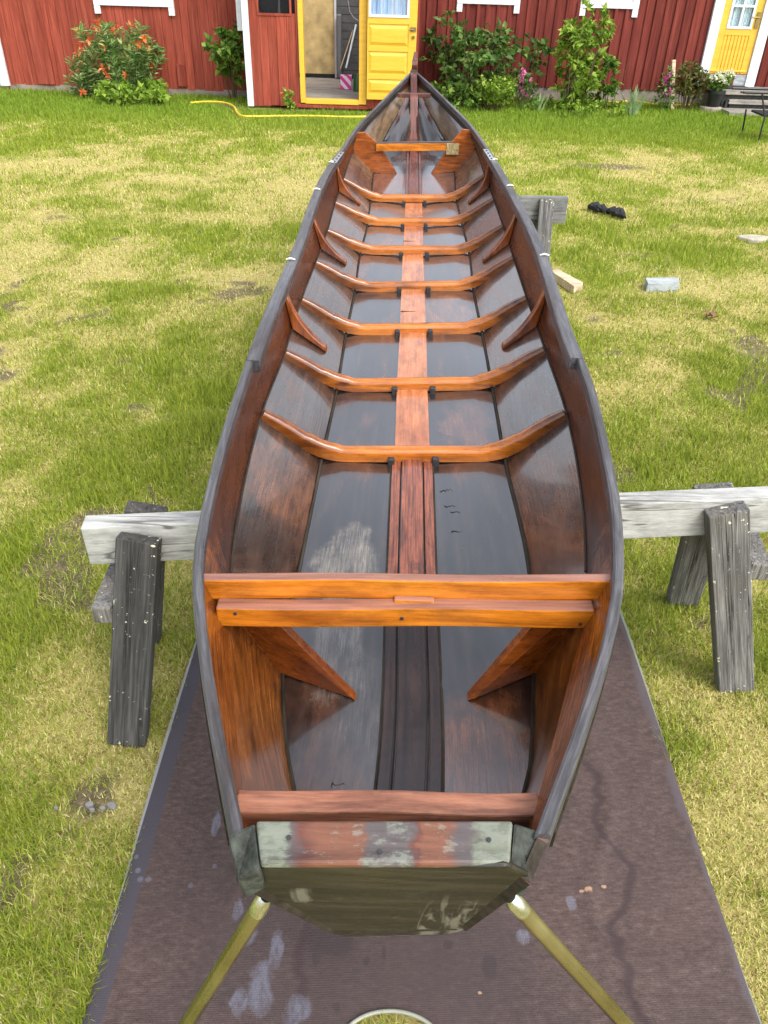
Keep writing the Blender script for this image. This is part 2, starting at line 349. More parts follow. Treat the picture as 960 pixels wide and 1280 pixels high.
def greenness(x, y):
    g = .50 - .06 * np.clip((4 - y) / 2, 0, 1) + 1.0 * (N1.fbm(x * .9 + 5, y * .75 + 3, 4) - .5) + 1.0 * (N2.fbm(x * 3.1, y * 2.6, 3) - .5) + .5 * (N3.fbm(x * 9, y * 7, 2) - .5)
    g = g + .8 * np.clip((y - 11.2 + 1.5 * (N3.fbm(x * .5, y * .5, 2) - .5)) / 1.6, 0, 1)
    g = g + .16 * blob(x, y, -.95, 3.3, .45, 1.3) + .3 * blob(x, y, .75, 1.45, .25, .3) - .3 * blob(x, y, 1.35, 1.0, .5, .9)  # first blob: greener grass left of the boat, partly its shade painted in
    g = g + .3 * blob(x, y, 1.2, 3.6, .5, .5) - .25 * blob(x, y, -2.5, 8, 2.5, 2.5) + .25 * blob(x, y, -1.7, 2.6, .6, .5) - .2 * blob(x, y, 2.5, 9.5, 3, 1.2)
    return np.clip(g, 0, 1)
def bare(x, y):
    b = np.clip((N3.fbm(x * 2.6 + 40, y * 2.9 + 9, 4) - .615) * 7, 0, .85) * np.clip(1.2 - y / 13, 0, 1)
    b = np.maximum(b, blob(x, y, -.80, 1.26, .10, .10)); b = np.maximum(b, .9 * blob(x, y, -2.75, 14.2, .35, .3)); b = np.maximum(b, .8 * blob(x, y, 2.6, 10.2, .7, .25))
    b = np.maximum(b, .8 * blob(x, y, -1.5, 14.0, 1.3, .18))
    return b
def gz(x, y): return .018 * (N2.fbm(x * .8, y * .8, 3) - .5) - .01

# ------------------------------------------------------------------ ground sheet
def ground():
    xs = np.concatenate([[-400, -120, -50, -25], np.arange(-14, 14.01, .11), [25, 50, 120, 400]])
    ys = np.concatenate([[-300, -80, -20, -6], np.arange(-2, 24.01, .11), [35, 60, 120, 500]])
    gx, gy = np.meshgrid(xs, ys); z = gz(gx, gy); z[(np.abs(gx) > 20) | (gy < -4) | (gy > 30)] = -.01
    nx, ny = len(xs), len(ys)
    idx = np.arange(nx * ny).reshape(ny, nx)
    fc = np.stack([idx[:-1, :-1], idx[:-1, 1:], idx[1:, 1:], idx[1:, :-1]], -1).reshape(-1, 4)
    me = bpy.data.meshes.new('ground'); me.vertices.add(nx * ny)
    me.vertices.foreach_set('co', np.stack([gx, gy, z], -1).ravel().astype(np.float32))
    me.loops.add(fc.size); me.loops.foreach_set('vertex_index', fc.ravel().astype(np.int32))
    me.polygons.add(len(fc)); me.polygons.foreach_set('loop_start', np.arange(0, fc.size, 4, dtype=np.int32)); me.polygons.foreach_set('loop_total', np.full(len(fc), 4, np.int32))
    me.update(calc_edges=True); me.validate()
    a = me.attributes.new('patch', 'FLOAT_COLOR', 'POINT')
    G = greenness(gx, gy); B = bare(gx, gy)
    a.data.foreach_set('color', np.stack([G, B, 0 * G, 1 + 0 * G], -1).ravel().astype(np.float32))
    t = NT('lawn soil and thatch'); at = t.n('ShaderNodeAttribute', attribute_name='patch'); sp = t.n('ShaderNodeSeparateColor'); t.l(at.outputs['Color'], sp.inputs[0])
    n = t.noise(60, None, 6, .75); n2 = t.noise(9, None, 5, .7)
    gr = t.ramp(n, ((.3, (.12, .14, .018)), (.55, (.26, .29, .04)), (.75, (.46, .45, .14))))
    st = t.ramp(n, ((.28, (.20, .155, .05)), (.5, (.42, .35, .12)), (.72, (.62, .54, .26))))
    c = t.mix(t.maprange(t.math('ADD', sp.outputs[0], t.math('MULTIPLY', t.math('SUBTRACT', n2, .5), .8)), .3, .65, 0, 1), st, gr)
    so = t.ramp(n, ((.3, (.06, .046, .028)), (.55, (.16, .125, .08)), (.75, (.34, .28, .19))))
    c = t.mix(t.maprange(t.math('ADD', sp.outputs[1], t.math('MULTIPLY', t.math('SUBTRACT', n2, .5), .9)), .35, .6, 0, .9), c, so)
    t.set(Base_Color=c, Roughness=.9, Specular_IOR_Level=.15); t.bump(n, .8, .02); me.materials.append(t.m)
    o = bpy.data.objects.new('ground', me); COL.objects.link(o); tag(o, 'patchy lawn soil with dry straw thatch', 'ground', kind='structure')
ground()

HPTS = ([(238, 128.5), (262, 127), (281, 128.5), (292, 133), (296, 140), (303, 145), (320, 145.5), (350, 145), (390, 145), (425, 146), (455, 146), (475, 145)],
        [(740, 125), (768, 128), (790, 126), (815, 130), (840, 132), (862, 131)])
HOSE = []
for hp in HPTS:
    for (xa, ya), (xb, yb_) in zip(hp, hp[1:]):
        for u in np.linspace(0, 1, 12): q = at_z(xa + (xb - xa) * u, ya + (yb_ - ya) * u, .03); HOSE.append((q.x, q.y))
MATX = (-.628, .872); MATY = (.40, 3.2)
def grass():
    # candidates: density falls with distance so blades stay about as fine in the picture
    def sample(n, y0, y1):
        y = y0 + (y1 - y0) * RNG.random(n); return y
    X_, Y_ = [], []
    bands = [(.35, 1.2, 84000), (1.2, 2.2, 66000), (2.2, 3.5, 36000), (3.5, 5.5, 15000), (5.5, 8.5, 5500), (8.5, 12, 2600), (12, 18.8, 1500)]
    for y0, y1, d in bands:
        hw = .75 + .60 * y1; w = 2 * hw; n = int(d * w * (y1 - y0)); X_.append(RNG.uniform(-hw, hw, n)); Y_.append(RNG.uniform(y0, y1, n))
    x = np.concatenate(X_); y = np.concatenate(Y_)
    hc = at_z(490, 1264, .015) - Vector((0, .07, 0))
    keep = ~((x > MATX[0] + .01) & (x < MATX[1] - .01) & (y > MATY[0]) & (y < MATY[1] - .01)) | (((x - hc.x) / .10) ** 2 + ((y - hc.y) / .062) ** 2 < 1)
    # mat's notch at the near edge lets grass through
    keep &= ~((y > 15.2) & (x < .7)) & ~((y > 13.9) & (x > -2.35) & (x < .75)) & ~((y > 18.2))
    g = greenness(x, y); b = bare(x, y)
    keep &= RNG.random(len(x)) > b * .93
    keep &= RNG.random(len(x)) < .55 + .6 * g
    # hull/trestle feet need no mask
    for hx_, hy_ in HOSE: keep &= (x - hx_) ** 2 + (y - hy_) ** 2 > .075 ** 2
    x, y, g, b = x[keep], y[keep], g[keep], b[keep]; n = len(x)
    dist = np.hypot(y, 1.9)
    straw = RNG.random(n) > g * .95 + .12
    tall = N2.fbm(x * 2 + 9, y * 2, 3)
    h = (.014 + .024 * RNG.random(n)) * (.6 + 1.0 * g * tall * 1.5) * np.where(straw, .85, 1.1)
    h *= 1 + np.clip((y - 12.5) / 5, 0, 1) * .3 + np.clip(dist / 14, 0, .5)
    wdt = (.00038 + .00042 * RNG.random(n)) * (1 + dist * .55)
    th = RNG.uniform(0, 2 * math.pi, n); lean = np.where(straw, RNG.uniform(.5, 1.5, n), RNG.uniform(.15, .95, n))
    dx, dy = np.cos(th), np.sin(th); px, py = -dy, dx
    z0 = gz(x, y) - .003
    l1 = h * .55; l2 = h * .6
    a1 = lean * .6; a2 = np.minimum(lean * 1.35, 1.5)
    mx, my, mz = x + dx * l1 * np.sin(a1), y + dy * l1 * np.sin(a1), z0 + l1 * np.cos(a1)
    tx, ty, tz = mx + dx * l2 * np.sin(a2), my + dy * l2 * np.sin(a2), mz + l2 * np.cos(a2)
    V = np.empty((n, 5, 3), np.float32)
    for k, s_ in ((0, -1), (1, 1)):
        V[:, k, 0] = x + px * wdt * s_; V[:, k, 1] = y + py * wdt * s_; V[:, k, 2] = z0
        V[:, 3 - k, 0] = mx + px * wdt * .75 * s_; V[:, 3 - k, 1] = my + py * wdt * .75 * s_; V[:, 3 - k, 2] = mz
    V[:, 4, 0] = tx; V[:, 4, 1] = ty; V[:, 4, 2] = tz
    base = np.arange(n, dtype=np.int32)[:, None] * 5
    loops = np.concatenate([base + np.array([[0, 1, 2, 3]]), base + np.array([[3, 2, 4]])], 1).astype(np.int32)
    me = bpy.data.meshes.new('grass'); me.vertices.add(n * 5); me.vertices.foreach_set('co', V.ravel())
    me.loops.add(n * 7); me.loops.foreach_set('vertex_index', loops.ravel())
    ls = (np.arange(n, dtype=np.int32)[:, None] * 7 + np.array([[0, 4]], np.int32)).ravel()
    me.polygons.add(n * 2); me.polygons.foreach_set('loop_start', ls); me.polygons.foreach_set('loop_total', np.tile(np.array([4, 3], np.int32), n))
    me.update(calc_edges=True)
    r = RNG.random(n)[:, None]; q = RNG.random(n)[:, None]
    gd, gl, yg = np.array([.14, .22, .018]), np.array([.25, .34, .032]), np.array([.47, .52, .05])
    lush = np.clip((y - 11.5) / 2, 0, 1)[:, None]
    green = gd + (gl - gd) * r; green = green + (yg - green) * (q ** 2) * (1 - .7 * lush) * .9
    green = green * (1 - lush * .5) + np.array([.17, .33, .02]) * (.6 + .8 * r) * lush * .5
    s1, s2 = np.array([.46, .43, .10]), np.array([.78, .74, .32]); st = s1 + (s2 - s1) * r
    st = np.where(q > .88, np.array([.20, .11, .04]), st)
    c = np.where(straw[:, None], st, green)
    C4 = np.ones((n, 5, 4), np.float32); C4[:, :, :3] = c[:, None, :]
    C4[:, 4, :3] = C4[:, 4, :3] * .6 + np.array([.42, .34, .12]) * .4 * np.where(straw, 1, .6)[:, None]
    a = me.attributes.new('col', 'FLOAT_COLOR', 'POINT'); a.data.foreach_set('color', C4.ravel())
    t = NT('grass blades'); at = t.n('ShaderNodeAttribute', attribute_name='col')
    t.set(Base_Color=at.outputs['Color'], Roughness=.6, Specular_IOR_Level=.2)
    tr = t.n('ShaderNodeBsdfTranslucent'); t.l(at.outputs['Color'], tr.inputs[0]); mx_ = t.n('ShaderNodeMixShader'); mx_.inputs[0].default_value = .4
    t.l(t.b.outputs[0], mx_.inputs[1]); t.l(tr.outputs[0], mx_.inputs[2]); t.l(mx_.outputs[0], t.out.inputs[0])
    me.materials.append(t.m)
    o = bpy.data.objects.new('grass', me); COL.objects.link(o); tag(o, 'short patchy green and straw coloured lawn grass', 'grass', kind='stuff')
    print('blades', n)
grass()

# ------------------------------------------------------------------ boat lines
XC = lambda Y: .049 + .0157 * Y
BROLL = .045
def prof(pts):
    xs, zs = zip(*pts); return lambda Y: float(np.interp(Y, xs, zs))
def pchip(xs, ys):
    xs = np.asarray(xs, float); ys = np.asarray(ys, float); o = np.argsort(xs); xs, ys = xs[o], ys[o]
    h = np.diff(xs); d = np.diff(ys) / h; m = np.zeros(len(xs)); m[0] = d[0]; m[-1] = d[-1]
    for i in range(1, len(xs) - 1): m[i] = (d[i - 1] * h[i] + d[i] * h[i - 1]) / (h[i] + h[i - 1])
    def f(q):
        q = np.clip(q, xs[0], xs[-1]); i = np.clip(np.searchsorted(xs, q) - 1, 0, len(xs) - 2); t = (q - xs[i]) / h[i]
        return ((2 * t ** 3 - 3 * t ** 2 + 1) * ys[i] + (t ** 3 - 2 * t ** 2 + t) * h[i] * m[i] + (-2 * t ** 3 + 3 * t ** 2) * ys[i + 1] + (t ** 3 - t ** 2) * h[i] * m[i + 1])
    return f
zK = prof(((.45, .765), (.9, .705), (1.4, .69), (5.1, .69), (5.6, .71), (6.1, .75), (6.6, .83), (7.0, .93), (7.3, 1.04), (7.56, 1.2)))
zC = prof(((.45, .755), (.9, .71), (1.4, .695), (5.1, .70), (5.6, .72), (6.1, .765), (6.6, .855), (7.25, 1.04), (7.6, 1.2)))
zS = prof(((.45, .99), (.75, .93), (1.0, .875), (1.4, .855), (2, .844), (3, .826), (4, .82), (4.6, .824), (5.1, .839), (6, .90), (6.8, 1.01), (7.4, 1.13), (7.7, 1.2)))
zG = prof(((.45, 1.065), (1.0, 1.02), (2, 1.0), (4, 1.0), (5, 1.005), (6, 1.035), (6.8, 1.10), (7.6, 1.205)))
def on(px, py, zf):
    z = zf(2)
    for _ in range(60):
        p = at_z(px, py, z); z = .5 * z + .5 * (zf(p.y) + BROLL * (p.x - XC(p.y)))
    return at_z(px, py, z)
class Line:
    def __init__(s, pts):
        pts = sorted(pts, key=lambda p: p.y); s.y0, s.y1 = pts[0].y, pts[-1].y
        Y = [p.y for p in pts]; s.fx = pchip(Y, [p.x for p in pts]); s.fz = pchip(Y, [p.z for p in pts])
    def __call__(s, Y): return Vector((float(s.fx(Y)), Y, float(s.fz(Y))))
FR = (((325, 523), (401, 577), (515, 580), (632, 577), (710, 523)), ((354, 446), (420, 490), (515, 491), (616, 487), (683, 442)),
      ((375, 379), (432, 419), (516, 419), (603, 417), (660, 377)), ((393, 332), (443, 365), (516, 365), (592, 363), (643, 326)),
      ((408, 292), (450, 318), (516, 321), (587, 318), (630, 286)), ((418, 257), (459, 282), (517, 285), (578, 282), (618, 252)),
      ((428, 227), (463, 252), (517, 256), (571, 252), (607, 222)))
FY = [at_z(*f[2], .69).y for f in FR]
TBOT = .57
YTR = at_z(480, 1081, 1.066).y
def tplane(px, py):                     # the raked near face of the transom
    d = ray(px, py); o = Vector((0, 0, CAMH))       # Y = .480 + (1.065-z)*.25
    t = (YTR + (1.066 - CAMH) * .25) / (d.y + d.z * .25); return o + d * t
gl = [on(x, y, zG) for x, y in ((256, 880), (247.5, 817), (240.5, 740), (241, 700), (251, 640), (271, 560), (297, 480), (320, 417), (370, 300), (380, 271), (403, 217.5), (428, 183), (445.6, 158), (480, 123), (508, 95))] + [on(286, 1045, zG)]
gr = [on(x, y, zG) for x, y in ((746, 880), (770, 793), (779.5, 735), (780, 690), (777, 640), (762, 560), (742, 480), (720, 425), (676, 300), (645.6, 242.5), (613, 189), (590, 156.5), (564, 130), (527, 95))] + [on(689, 1045, zG)]
tip = Vector((at_z(517, 88, 1.2).x, 7.56, 1.2))
GL, GR = Line(gl + [tip + Vector((-.012, 0, 0))]), Line(gr + [tip + Vector((.012, 0, 0))])
def fr(k): return [at_y(*f[k], Yf) for f, Yf in zip(FR, FY)]
stemx = tip.x
cornL, cornR, botL, botR = tplane(297, 1099), tplane(665, 1096), tplane(415, 1167), tplane(580, 1163)
SL = Line(fr(0) + [on(288, 713, zS), on(457, 161, zS), on(484, 130, zS), cornL + Vector((.014, .0, .0)), Vector((stemx - .016, 7.42, 1.115))])
SR = Line(fr(4) + [on(733, 713, zS), on(578.5, 158, zS), on(553, 130, zS), cornR + Vector((-.014, .0, .0)), Vector((stemx + .016, 7.42, 1.115))])
CL = Line(fr(1) + [on(x, y, zC) for x, y in ((373, 713), (355, 800), (352, 860), (364, 979), (478.5, 177), (484, 166), (489, 156.5), (496, 144.5), (503, 132.5))] + [botL + Vector((.01, 0, .016)), on(510, 121.6, zC)])
CR = Line(fr(3) + [on(x, y, zC) for x, y in ((662, 713), (669, 800), (667.5, 852), (659, 985), (557, 176), (551, 166), (546, 156.5), (539, 144.5), (533, 132.5))] + [botR + Vector((-.01, 0, .016)), on(526, 121.6, zC)])
KC = Line([at_z(*f[2], .69) for f in FR] + [Vector((.5 * (botL.x + botR.x), .56, .5 * (botL.z + botR.z) + .018))] + [Vector((XC(y), y, zK(y))) for y in (.9, 1.4)] + [on(517, py, zK) for py in (236, 215, 196, 175, 155, 138, 124, 110, 98)])
for nm, L in (('GL', GL), ('GR', GR), ('SL', SL), ('SR', SR), ('CL', CL), ('CR', CR), ('KC', KC)):
    print(nm, ' '.join('%.2f,%.2f,%.3f' % tuple(L(y)) for y in (.6, .8, 1.05, 1.5, 2, 3, 4, 5, 6, 6.5, 7, 7.2)))

boat = thing('rowing_boat', BOAT, 'long narrow varnished wooden river boat resting on trestles over the brown mat', 'boat')
def sect(A, B, n=90, inner=0):
    """matching points of two lines, each over its own length"""
    us = np.linspace(0, 1, n); return [A(A.y0 + (A.y1 - A.y0) * u) for u in us], [B(B.y0 + (B.y1 - B.y0) * u) for u in us]
def normals(A, B, side):
    N = []
    for i in range(len(A)):
        a = A[min(i + 1, len(A) - 1)] - A[max(i - 1, 0)]; b = B[i] - A[i]; c = a.cross(b)
        if c.length < 1e-9: c = Vector((side, 0, 0))
        c.normalize()
        if c.z > 0 and side == 0: c = -c
        if side and c.x * side < 0: c = -c
        N.append(c)
    return N
RW = .020                                   # width of the rail left inside the outer line
for side, G, S, C in ((-1, GL, SL, CL), (1, GR, SR, CR)):
    A, B = sect(S, G, 100); B = [Vector((p.x - side * min(RW * .8, abs(p.x - stemx) * .5), p.y, p.z - .004)) for p in B]
    N = normals(A, B, side); MB().strip(A, B, N, .014, 3).build('side_plank', M['strake'], boat, 0, 40, outer=M['outer'])
    A, B = sect(C, S, 100); N = normals(A, B, side); MB().strip(A, B, N, .014, 3).build('bilge_plank', M['bilge'], boat, 0, 40, outer=M['outer'])
    A, B = sect(KC, C, 100)
    MB().strip(A, B, [Vector((0, 0, -1))] * 100, .016, 3).build('bottom_plank', M['floor'], boat, 0, 40, outer=M['outer'])
    # tarred caulking bead along chine and seam
    for L, r in ((C, .0045), (S, .003)):
        ya_ = 1.25 if r < .004 else L.y0 + .1; pts = [L(ya_ + (L.y1 - .06 - ya_) * u) + Vector((-side * .002, 0, .002)) for u in np.linspace(0, 1, 90)]
        MB().tube(pts, r, 6).build('caulked_seam', M['outer'], boat, 0, 60)
    # narrow rail, whole length
    def rail(y0, y1, w, zt, h, n=90):
        vs = []; fs = []; rc_ = []
        for i, u in enumerate(np.linspace(0, 1, n)):
            p = G(y0 + (y1 - y0) * u); q = p.copy(); ww = min(w, abs(p.x - stemx) * .9 + .004)
            for xx, zz in ((0, 0), (0, -h), (ww, -h), (ww, -.0), (ww - .004, .0035), (.004, .0035)):
                vs.append((p.x - side * xx, p.y, p.z + zt + zz)); rc_.append((xx + (0 if side < 0 else 3), u * (y1 - y0), zz))
        for i in range(n - 1):
            for k in range(6):
                k2 = (k + 1) % 6; fs.append((i * 6 + k, i * 6 + k2, i * 6 + 6 + k2, i * 6 + 6 + k))
        fs += [tuple(range(6)), tuple(range((n - 1) * 6, n * 6))]
        mb = MB().add(vs, fs); mb.rc = rc_; return mb
    rail(G.y0, G.y1, RW, .0, .030).build('gunwale_rail', M['rail'], boat, 0, 40)
    yn = (on(322, 452, zG) if side < 0 else on(716, 450, zG)).y
    rail(yn, 5.05, .041, .003, .034).build('oar_rail', M['rail'], boat, .002, 40)
    rb = MB()
    A2 = [G(y) for y in np.linspace(.56, 7.3, 80)]
    for i in range(len(A2) - 1): rb.bar(A2[i] + Vector((-side * .004, 0, -.055)), A2[i + 1] + Vector((-side * .004, 0, -.055)), .012, .03)
    rb.build('rubbing_strake', M['outer'], boat)
    # steel strap with screws at the end of the oar rail
    p0, p1 = G(5.02), G(4.72)
    ms = MB(); ms.bar(p0 + Vector((-side * .030, 0, .0095)), p1 + Vector((-side * .030, 0, .0095)), .030, .004)
    ob = ms.build('steel_strap', M['chrome'], boat, .001)
    for u in (.15, .4, .65, .9):
        q = p0.lerp(p1, u) + Vector((-side * .030, 0, .011)); MB().tube([q, q + Vector((0, 0, .004))], .006, 8).build('screw', M['cleat'], ob)
    for y in (2.95, 4.1, 4.75):
        p = G(y) + Vector((-side * .014, 0, .009)); w = MB(); w.tube([p + Vector((-.018, 0, 0)), p + Vector((0, .004, .003)), p + Vector((.018, 0, 0))], [.002, .0042, .002], 8)
        w.build('rope_stub', M['white_mark'], boat, 0, 60)
    for y in (2.75, 4.3):
        g = G(y); s_ = S(y); p = s_.lerp(g, .62); N0 = Vector((-side, 0, .25)).normalized() * .004
        MB().prism([p + N0 + Vector((0, -.012, -.012)), p + N0 + Vector((0, .012, -.012)), p + N0 + Vector((0, 0, .014))], N0 * .5).build('white_mark', M['white_mark'], boat)
    # knees standing between the frames
    for y in (2.70, 3.74, 4.86):
        g = G(y) + Vector((-side * .022, 0, -.035)); s_ = S(y); c_ = C(y); foot = s_.lerp(c_, .70)
        top2 = g + Vector((-side * .012, 0, -.002)); n = []
        for u in np.linspace(0, 1, 9):
            q = top2.lerp(foot + Vector((0, 0, .024)), u); ctr = s_ + Vector((-side * .020, 0, .016)); k = 2 * u * (1 - u)
            q = top2 * (1 - u) ** 2 + ctr * k + (foot + Vector((0, 0, .024))) * u ** 2; n.append(q)
        inw = Vector((-side * .002, 0, .003))
        poly = [g, ] + n + [foot + inw, s_ + inw]
        poly = [Vector((p.x, y - .015, p.z)) for p in poly]
        MB().prism(poly, (0, .036, 0)).build('side_knee', M['knee'], boat, .004, 40)

# frames
def frame(k):
    y = FY[k]; tl, bl, br_, tr = (at_y(*FR[k][j], y) for j in (0, 1, 3, 4))
    def rnd(a, b, c, r=.085):
        d1 = (a - b).normalized(); d2 = (c - b).normalized(); p, q = b + d1 * r, b + d2 * r
        return [p * (1 - u) ** 2 + b * 2 * u * (1 - u) + q * u * u for u in np.linspace(0, 1, 8)]
    path = [tl, tl.lerp(bl, .2), tl.lerp(bl, .4)] + rnd(tl, bl, br_) + [bl.lerp(br_, u) for u in (.3, .4, .5, .6, .7)] + rnd(bl, br_, tr) + [tr.lerp(br_, .4), tr.lerp(br_, .2), tr]
    n = len(path); vs = []; fs = []; prof_ = ((-1, 0), (-1, .55), (-.8, .88), (-.4, 1), (.4, 1), (.8, .88), (1, .55), (1, 0)); K = len(prof_)
    for i, p in enumerate(path):
        d = (path[min(i + 1, n - 1)] - path[max(i - 1, 0)]).normalized(); nn = Vector((-d.z, 0, d.x))
        e = min(i, n - 1 - i); hh = .040 * (.62, .82, .94)[e] if e < 3 else .040
        if 3 < e < 9: hh = .046
        ww = .021 * (.72, .9, .97)[e] if e < 3 else .021
        for a, b in prof_: vs.append(p + nn * (b * hh - .002) + Vector((0, a * ww + ww, 0)))
    for i in range(n - 1):
        for j in range(K):
            j2 = (j + 1) % K; fs.append((i * K + j, i * K + j2, i * K + K + j2, i * K + K + j))
    fs += [tuple(range(K)), tuple(range((n - 1) * K, n * K))]
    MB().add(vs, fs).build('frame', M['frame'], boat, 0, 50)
    for dx in (-.066, .066):
        c = Vector((XC(y) + dx + .003, y, .69)); MB().box(c.x - .010, c.x + .010, y - .018, y + .012, c.z - .002 + BROLL * dx, c.z + .026 + BROLL * dx).build('iron_cleat', M['cleat'], boat, .003)
for k in range(7): frame(k)

# centre plank: wide orange amidships, narrow with side battens at both ends
def kstrip(y0, y1, w0, w1, off0, off1, dz, t, n=40):
    A, B = [], []
    for u in np.linspace(0, 1, n):
        y = y0 + (y1 - y0) * u; p = KC(y); w = w0 + (w1 - w0) * u; o = off0 + (off1 - off0) * u
        e_ = .020 * min(max((y - 6.0) / .6, 0), 1); A.append(p + Vector((o - w / 2, -e_ * .5, dz + e_ + BROLL * (o - w / 2)))); B.append(p + Vector((o + w / 2, -e_ * .5, dz + e_ + BROLL * (o + w / 2))))
    return MB().strip(A, B, [Vector((0, 0, -1))] * n, t, 1)
kstrip(FY[0] + .02, FY[6] + .03, .108, .106, .0, 0, .012, .012, 60).build('centre_plank', M['keel'], boat, .002)
kstrip(.66, FY[0] + .02, .056, .060, 0, 0, .016, .016).build('centre_plank', M['keel_dark'], boat, .002)
kstrip(FY[6] + .03, KC.y1 - .06, .064, .052, 0, 0, .022, .035, 70).build('centre_plank', M['keel_dark'], boat, .002)
for sg in (-1, 1):
    kstrip(.66, FY[0] + .02, .022, .026, sg * .046, sg * .047, .009, .009).build('side_batten', M['keel_dark'], boat, .002)
    kstrip(FY[6] + .03, 6.55, .020, .014, sg * .046, sg * .042, .012, .03, 60).build('side_batten', M['keel_dark'], boat, .002)
    kstrip(.66, FY[0], .004, .004, sg * .0315, sg * .0335, .0035, .003).build('caulked_seam', M['outer'], boat)
    kstrip(.66, FY[0], .005, .005, sg * .060, sg * .063, .0035, .003).build('caulked_seam', M['outer'], boat)
# scarf joints across the centre plank
for y in (3.2, 4.25): p = KC(y); MB().box(p.x - .053, p.x + .053, y - .002, y + .002, p.z + .0105, p.z + .0126).build('scarf_joint', M['outer'], boat)

# pencil scribbles left by the builder on the bottom planks
for px, py, w in ((560, 612, 22), (563, 632, 16), (570, 640, 14), (571, 664, 14), (566, 545, 12), (570, 532, 14), (612, 534, 16), (562, 462, 14), (566, 520, 10), (430, 974, 46)):
    p = at_z(px, py, zK(1.5) + .008 + (.03 if py > 900 else 0)); m = w / 2 * p.length / F
    q = [Vector((p.x - m + 2 * m * i / 13 + random.uniform(-.1, .1) * m, p.y + random.uniform(-1, 1) * m * .35, zK(p.y) + .0015 + BROLL * (p.x - XC(p.y)))) for i in range(14)]
    MB().tube(q, .0011, 4).build('pencil_scribble', M['ink'], boat)

# thwart: two stepped beams and a brace plate each side
YT = 1.045
def hullx(side, y, z):
    G, S, C = (GL, SL, CL) if side < 0 else (GR, SR, CR); g, s_, c_ = G(y), S(y), C(y)
    if z >= s_.z: t_ = min((z - s_.z) / (g.z - s_.z), 1); return s_.x + (g.x - side * RW * .8 - s_.x) * t_
    t_ = (z - c_.z) / (s_.z - c_.z); return c_.x + (s_.x - c_.x) * t_
aL, aR = at_y(256, 717, YT + .03), at_y(762, 719, YT + .03)
zL, zR = aL.z, aR.z
def beam_between(y0, y1, zl, zr, h, mat, name, inset=.0, bevel=.003):
    xl, xr = hullx(-1, (y0 + y1) / 2, zl) - .004 + inset, hullx(1, (y0 + y1) / 2, zr) + .004 - inset
    m = MB(); n = 24; vs = []; fs = []
    for i in range(n + 1):
        u = i / n; x = xl + (xr - xl) * u; z = zl + (zr - zl) * u; w = .0012 * math.sin(u * 9 + y0 * 70)
        for yy, zz in ((y0, -h), (y1, -h), (y1, 0), (y0, 0)): vs.append((x, yy + w, z + zz + w * .6))
    for i in range(n):
        for k in range(4): fs.append((i * 4 + k, i * 4 + (k + 1) % 4, i * 4 + 4 + (k + 1) % 4, i * 4 + 4 + k))
    fs += [(0, 1, 2, 3), tuple(range(n * 4, n * 4 + 4))]
    return m.add(vs, fs).build(name, mat, boat, bevel)
beam_between(YT + .012, YT + .034, zL, zR, .046, M['thwart'], 'thwart_beam')
beam_between(YT - .020, YT + .010, zL - .040, zR - .040, .044, M['thwart'], 'thwart_beam', .012)
c0 = KC(YT); zm = (zL + zR) / 2
MB().box(c0.x - .045, c0.x + .028, YT - .004, YT + .0115, zm - .052, zm - .033).build('thwart_block', M['thwart'], boat, .003)
for x in (aL.x + .06, c0.x - .03, aR.x - .05): MB().tube([(x, YT - .019, zm - .062), (x, YT - .0215, zm - .062)], .0035, 10).build('bolt_head', M['cleat'], boat)
# brace plates
bL = [at_y(x, y, YT) for x, y in ((264, 768), (338, 770), (447, 879), (440, 881))]
bR = [at_y(x, y, YT) for x, y in ((751, 768), (676, 770), (584, 876), (592, 878))]
for side, b, C, S in ((-1, bL, CL, SL), (1, bR, CR, SR)):
    ch = C(YT); pts = [b[0], b[1], b[2], Vector((b[3].x, YT, ch.z + .004))]
    pts[2].z = ch.z + .012
    side_pts = [Vector((hullx(side, YT, z) - side * .002, YT, z)) for z in np.linspace(ch.z + .012, zm - .07, 7)]
    xt = pts[2].x; ch2 = C(YT + .07)
    pts = [at_y(338 if side < 0 else 676, 770, YT + .045), at_y(447 if side < 0 else 584, 879 if side < 0 else 877, YT)]
    low = [Vector((xt + side * .012, YT + .004, zK(YT) + BROLL * (xt - XC(YT)) + .001)), Vector((ch2.x + side * .004, YT + .07, ch2.z + .002))]
    side_pts = [Vector((hullx(side, YT + .07, z) + side * .002, YT + .07, z)) for z in np.linspace(ch2.z + .02, zm - .06, 7)]
    poly = pts + low + side_pts
    MB().prism(poly, (0, .024, 0)).build('brace_plate', M['brace'], boat, .003)

# bow bulkhead
YB = at_z(496, 216.6, .735).y; print('YB', YB)
P = lambda x, y: at_y(x, y, YB)
for side, inn in ((-1, ((471.6, 179), (479.5, 189), (496, 216.6))), (1, ((565, 177), (557, 189), (539, 216.6)))):
    C, G = (CL, GL) if side < 0 else (CR, GR); ch = C(YB); zt_ = G(YB).z - .022; lo = P(*inn[2])
    out = [Vector((hullx(side, YB, z) + side * .002, YB, z)) for z in np.linspace(ch.z + .01, zt_, 8)]
    topi = Vector((out[-1].x - side * .062, YB, zt_ + .004))
    poly = [topi] + [P(*q) for q in inn] + [Vector((lo.x + side * .01, YB, max(zK(YB) + .004, lo.z - .008))), Vector((ch.x, YB, ch.z + .002))] + out
    MB().prism(poly, (0, .026, 0)).build('bow_brace_plate', M['brace'], boat, .003)
a, b = P(470, 179.5), P(566, 178.5)
MB().bar(a + Vector((0, .0, -.022)), b + Vector((0, .0, -.022)), .034, .050).build('bow_beam', M['thwart'], boat, .003)
MB().bar(a + Vector((0, .006, .0055)), b + Vector((0, .006, .0055)), .048, .004).build('beam_cap', M['rail'], boat, .001)
m = MB(); q0, q1 = at_y(557.5, 193, YB - .02), at_y(574, 179.5, YB - .02)
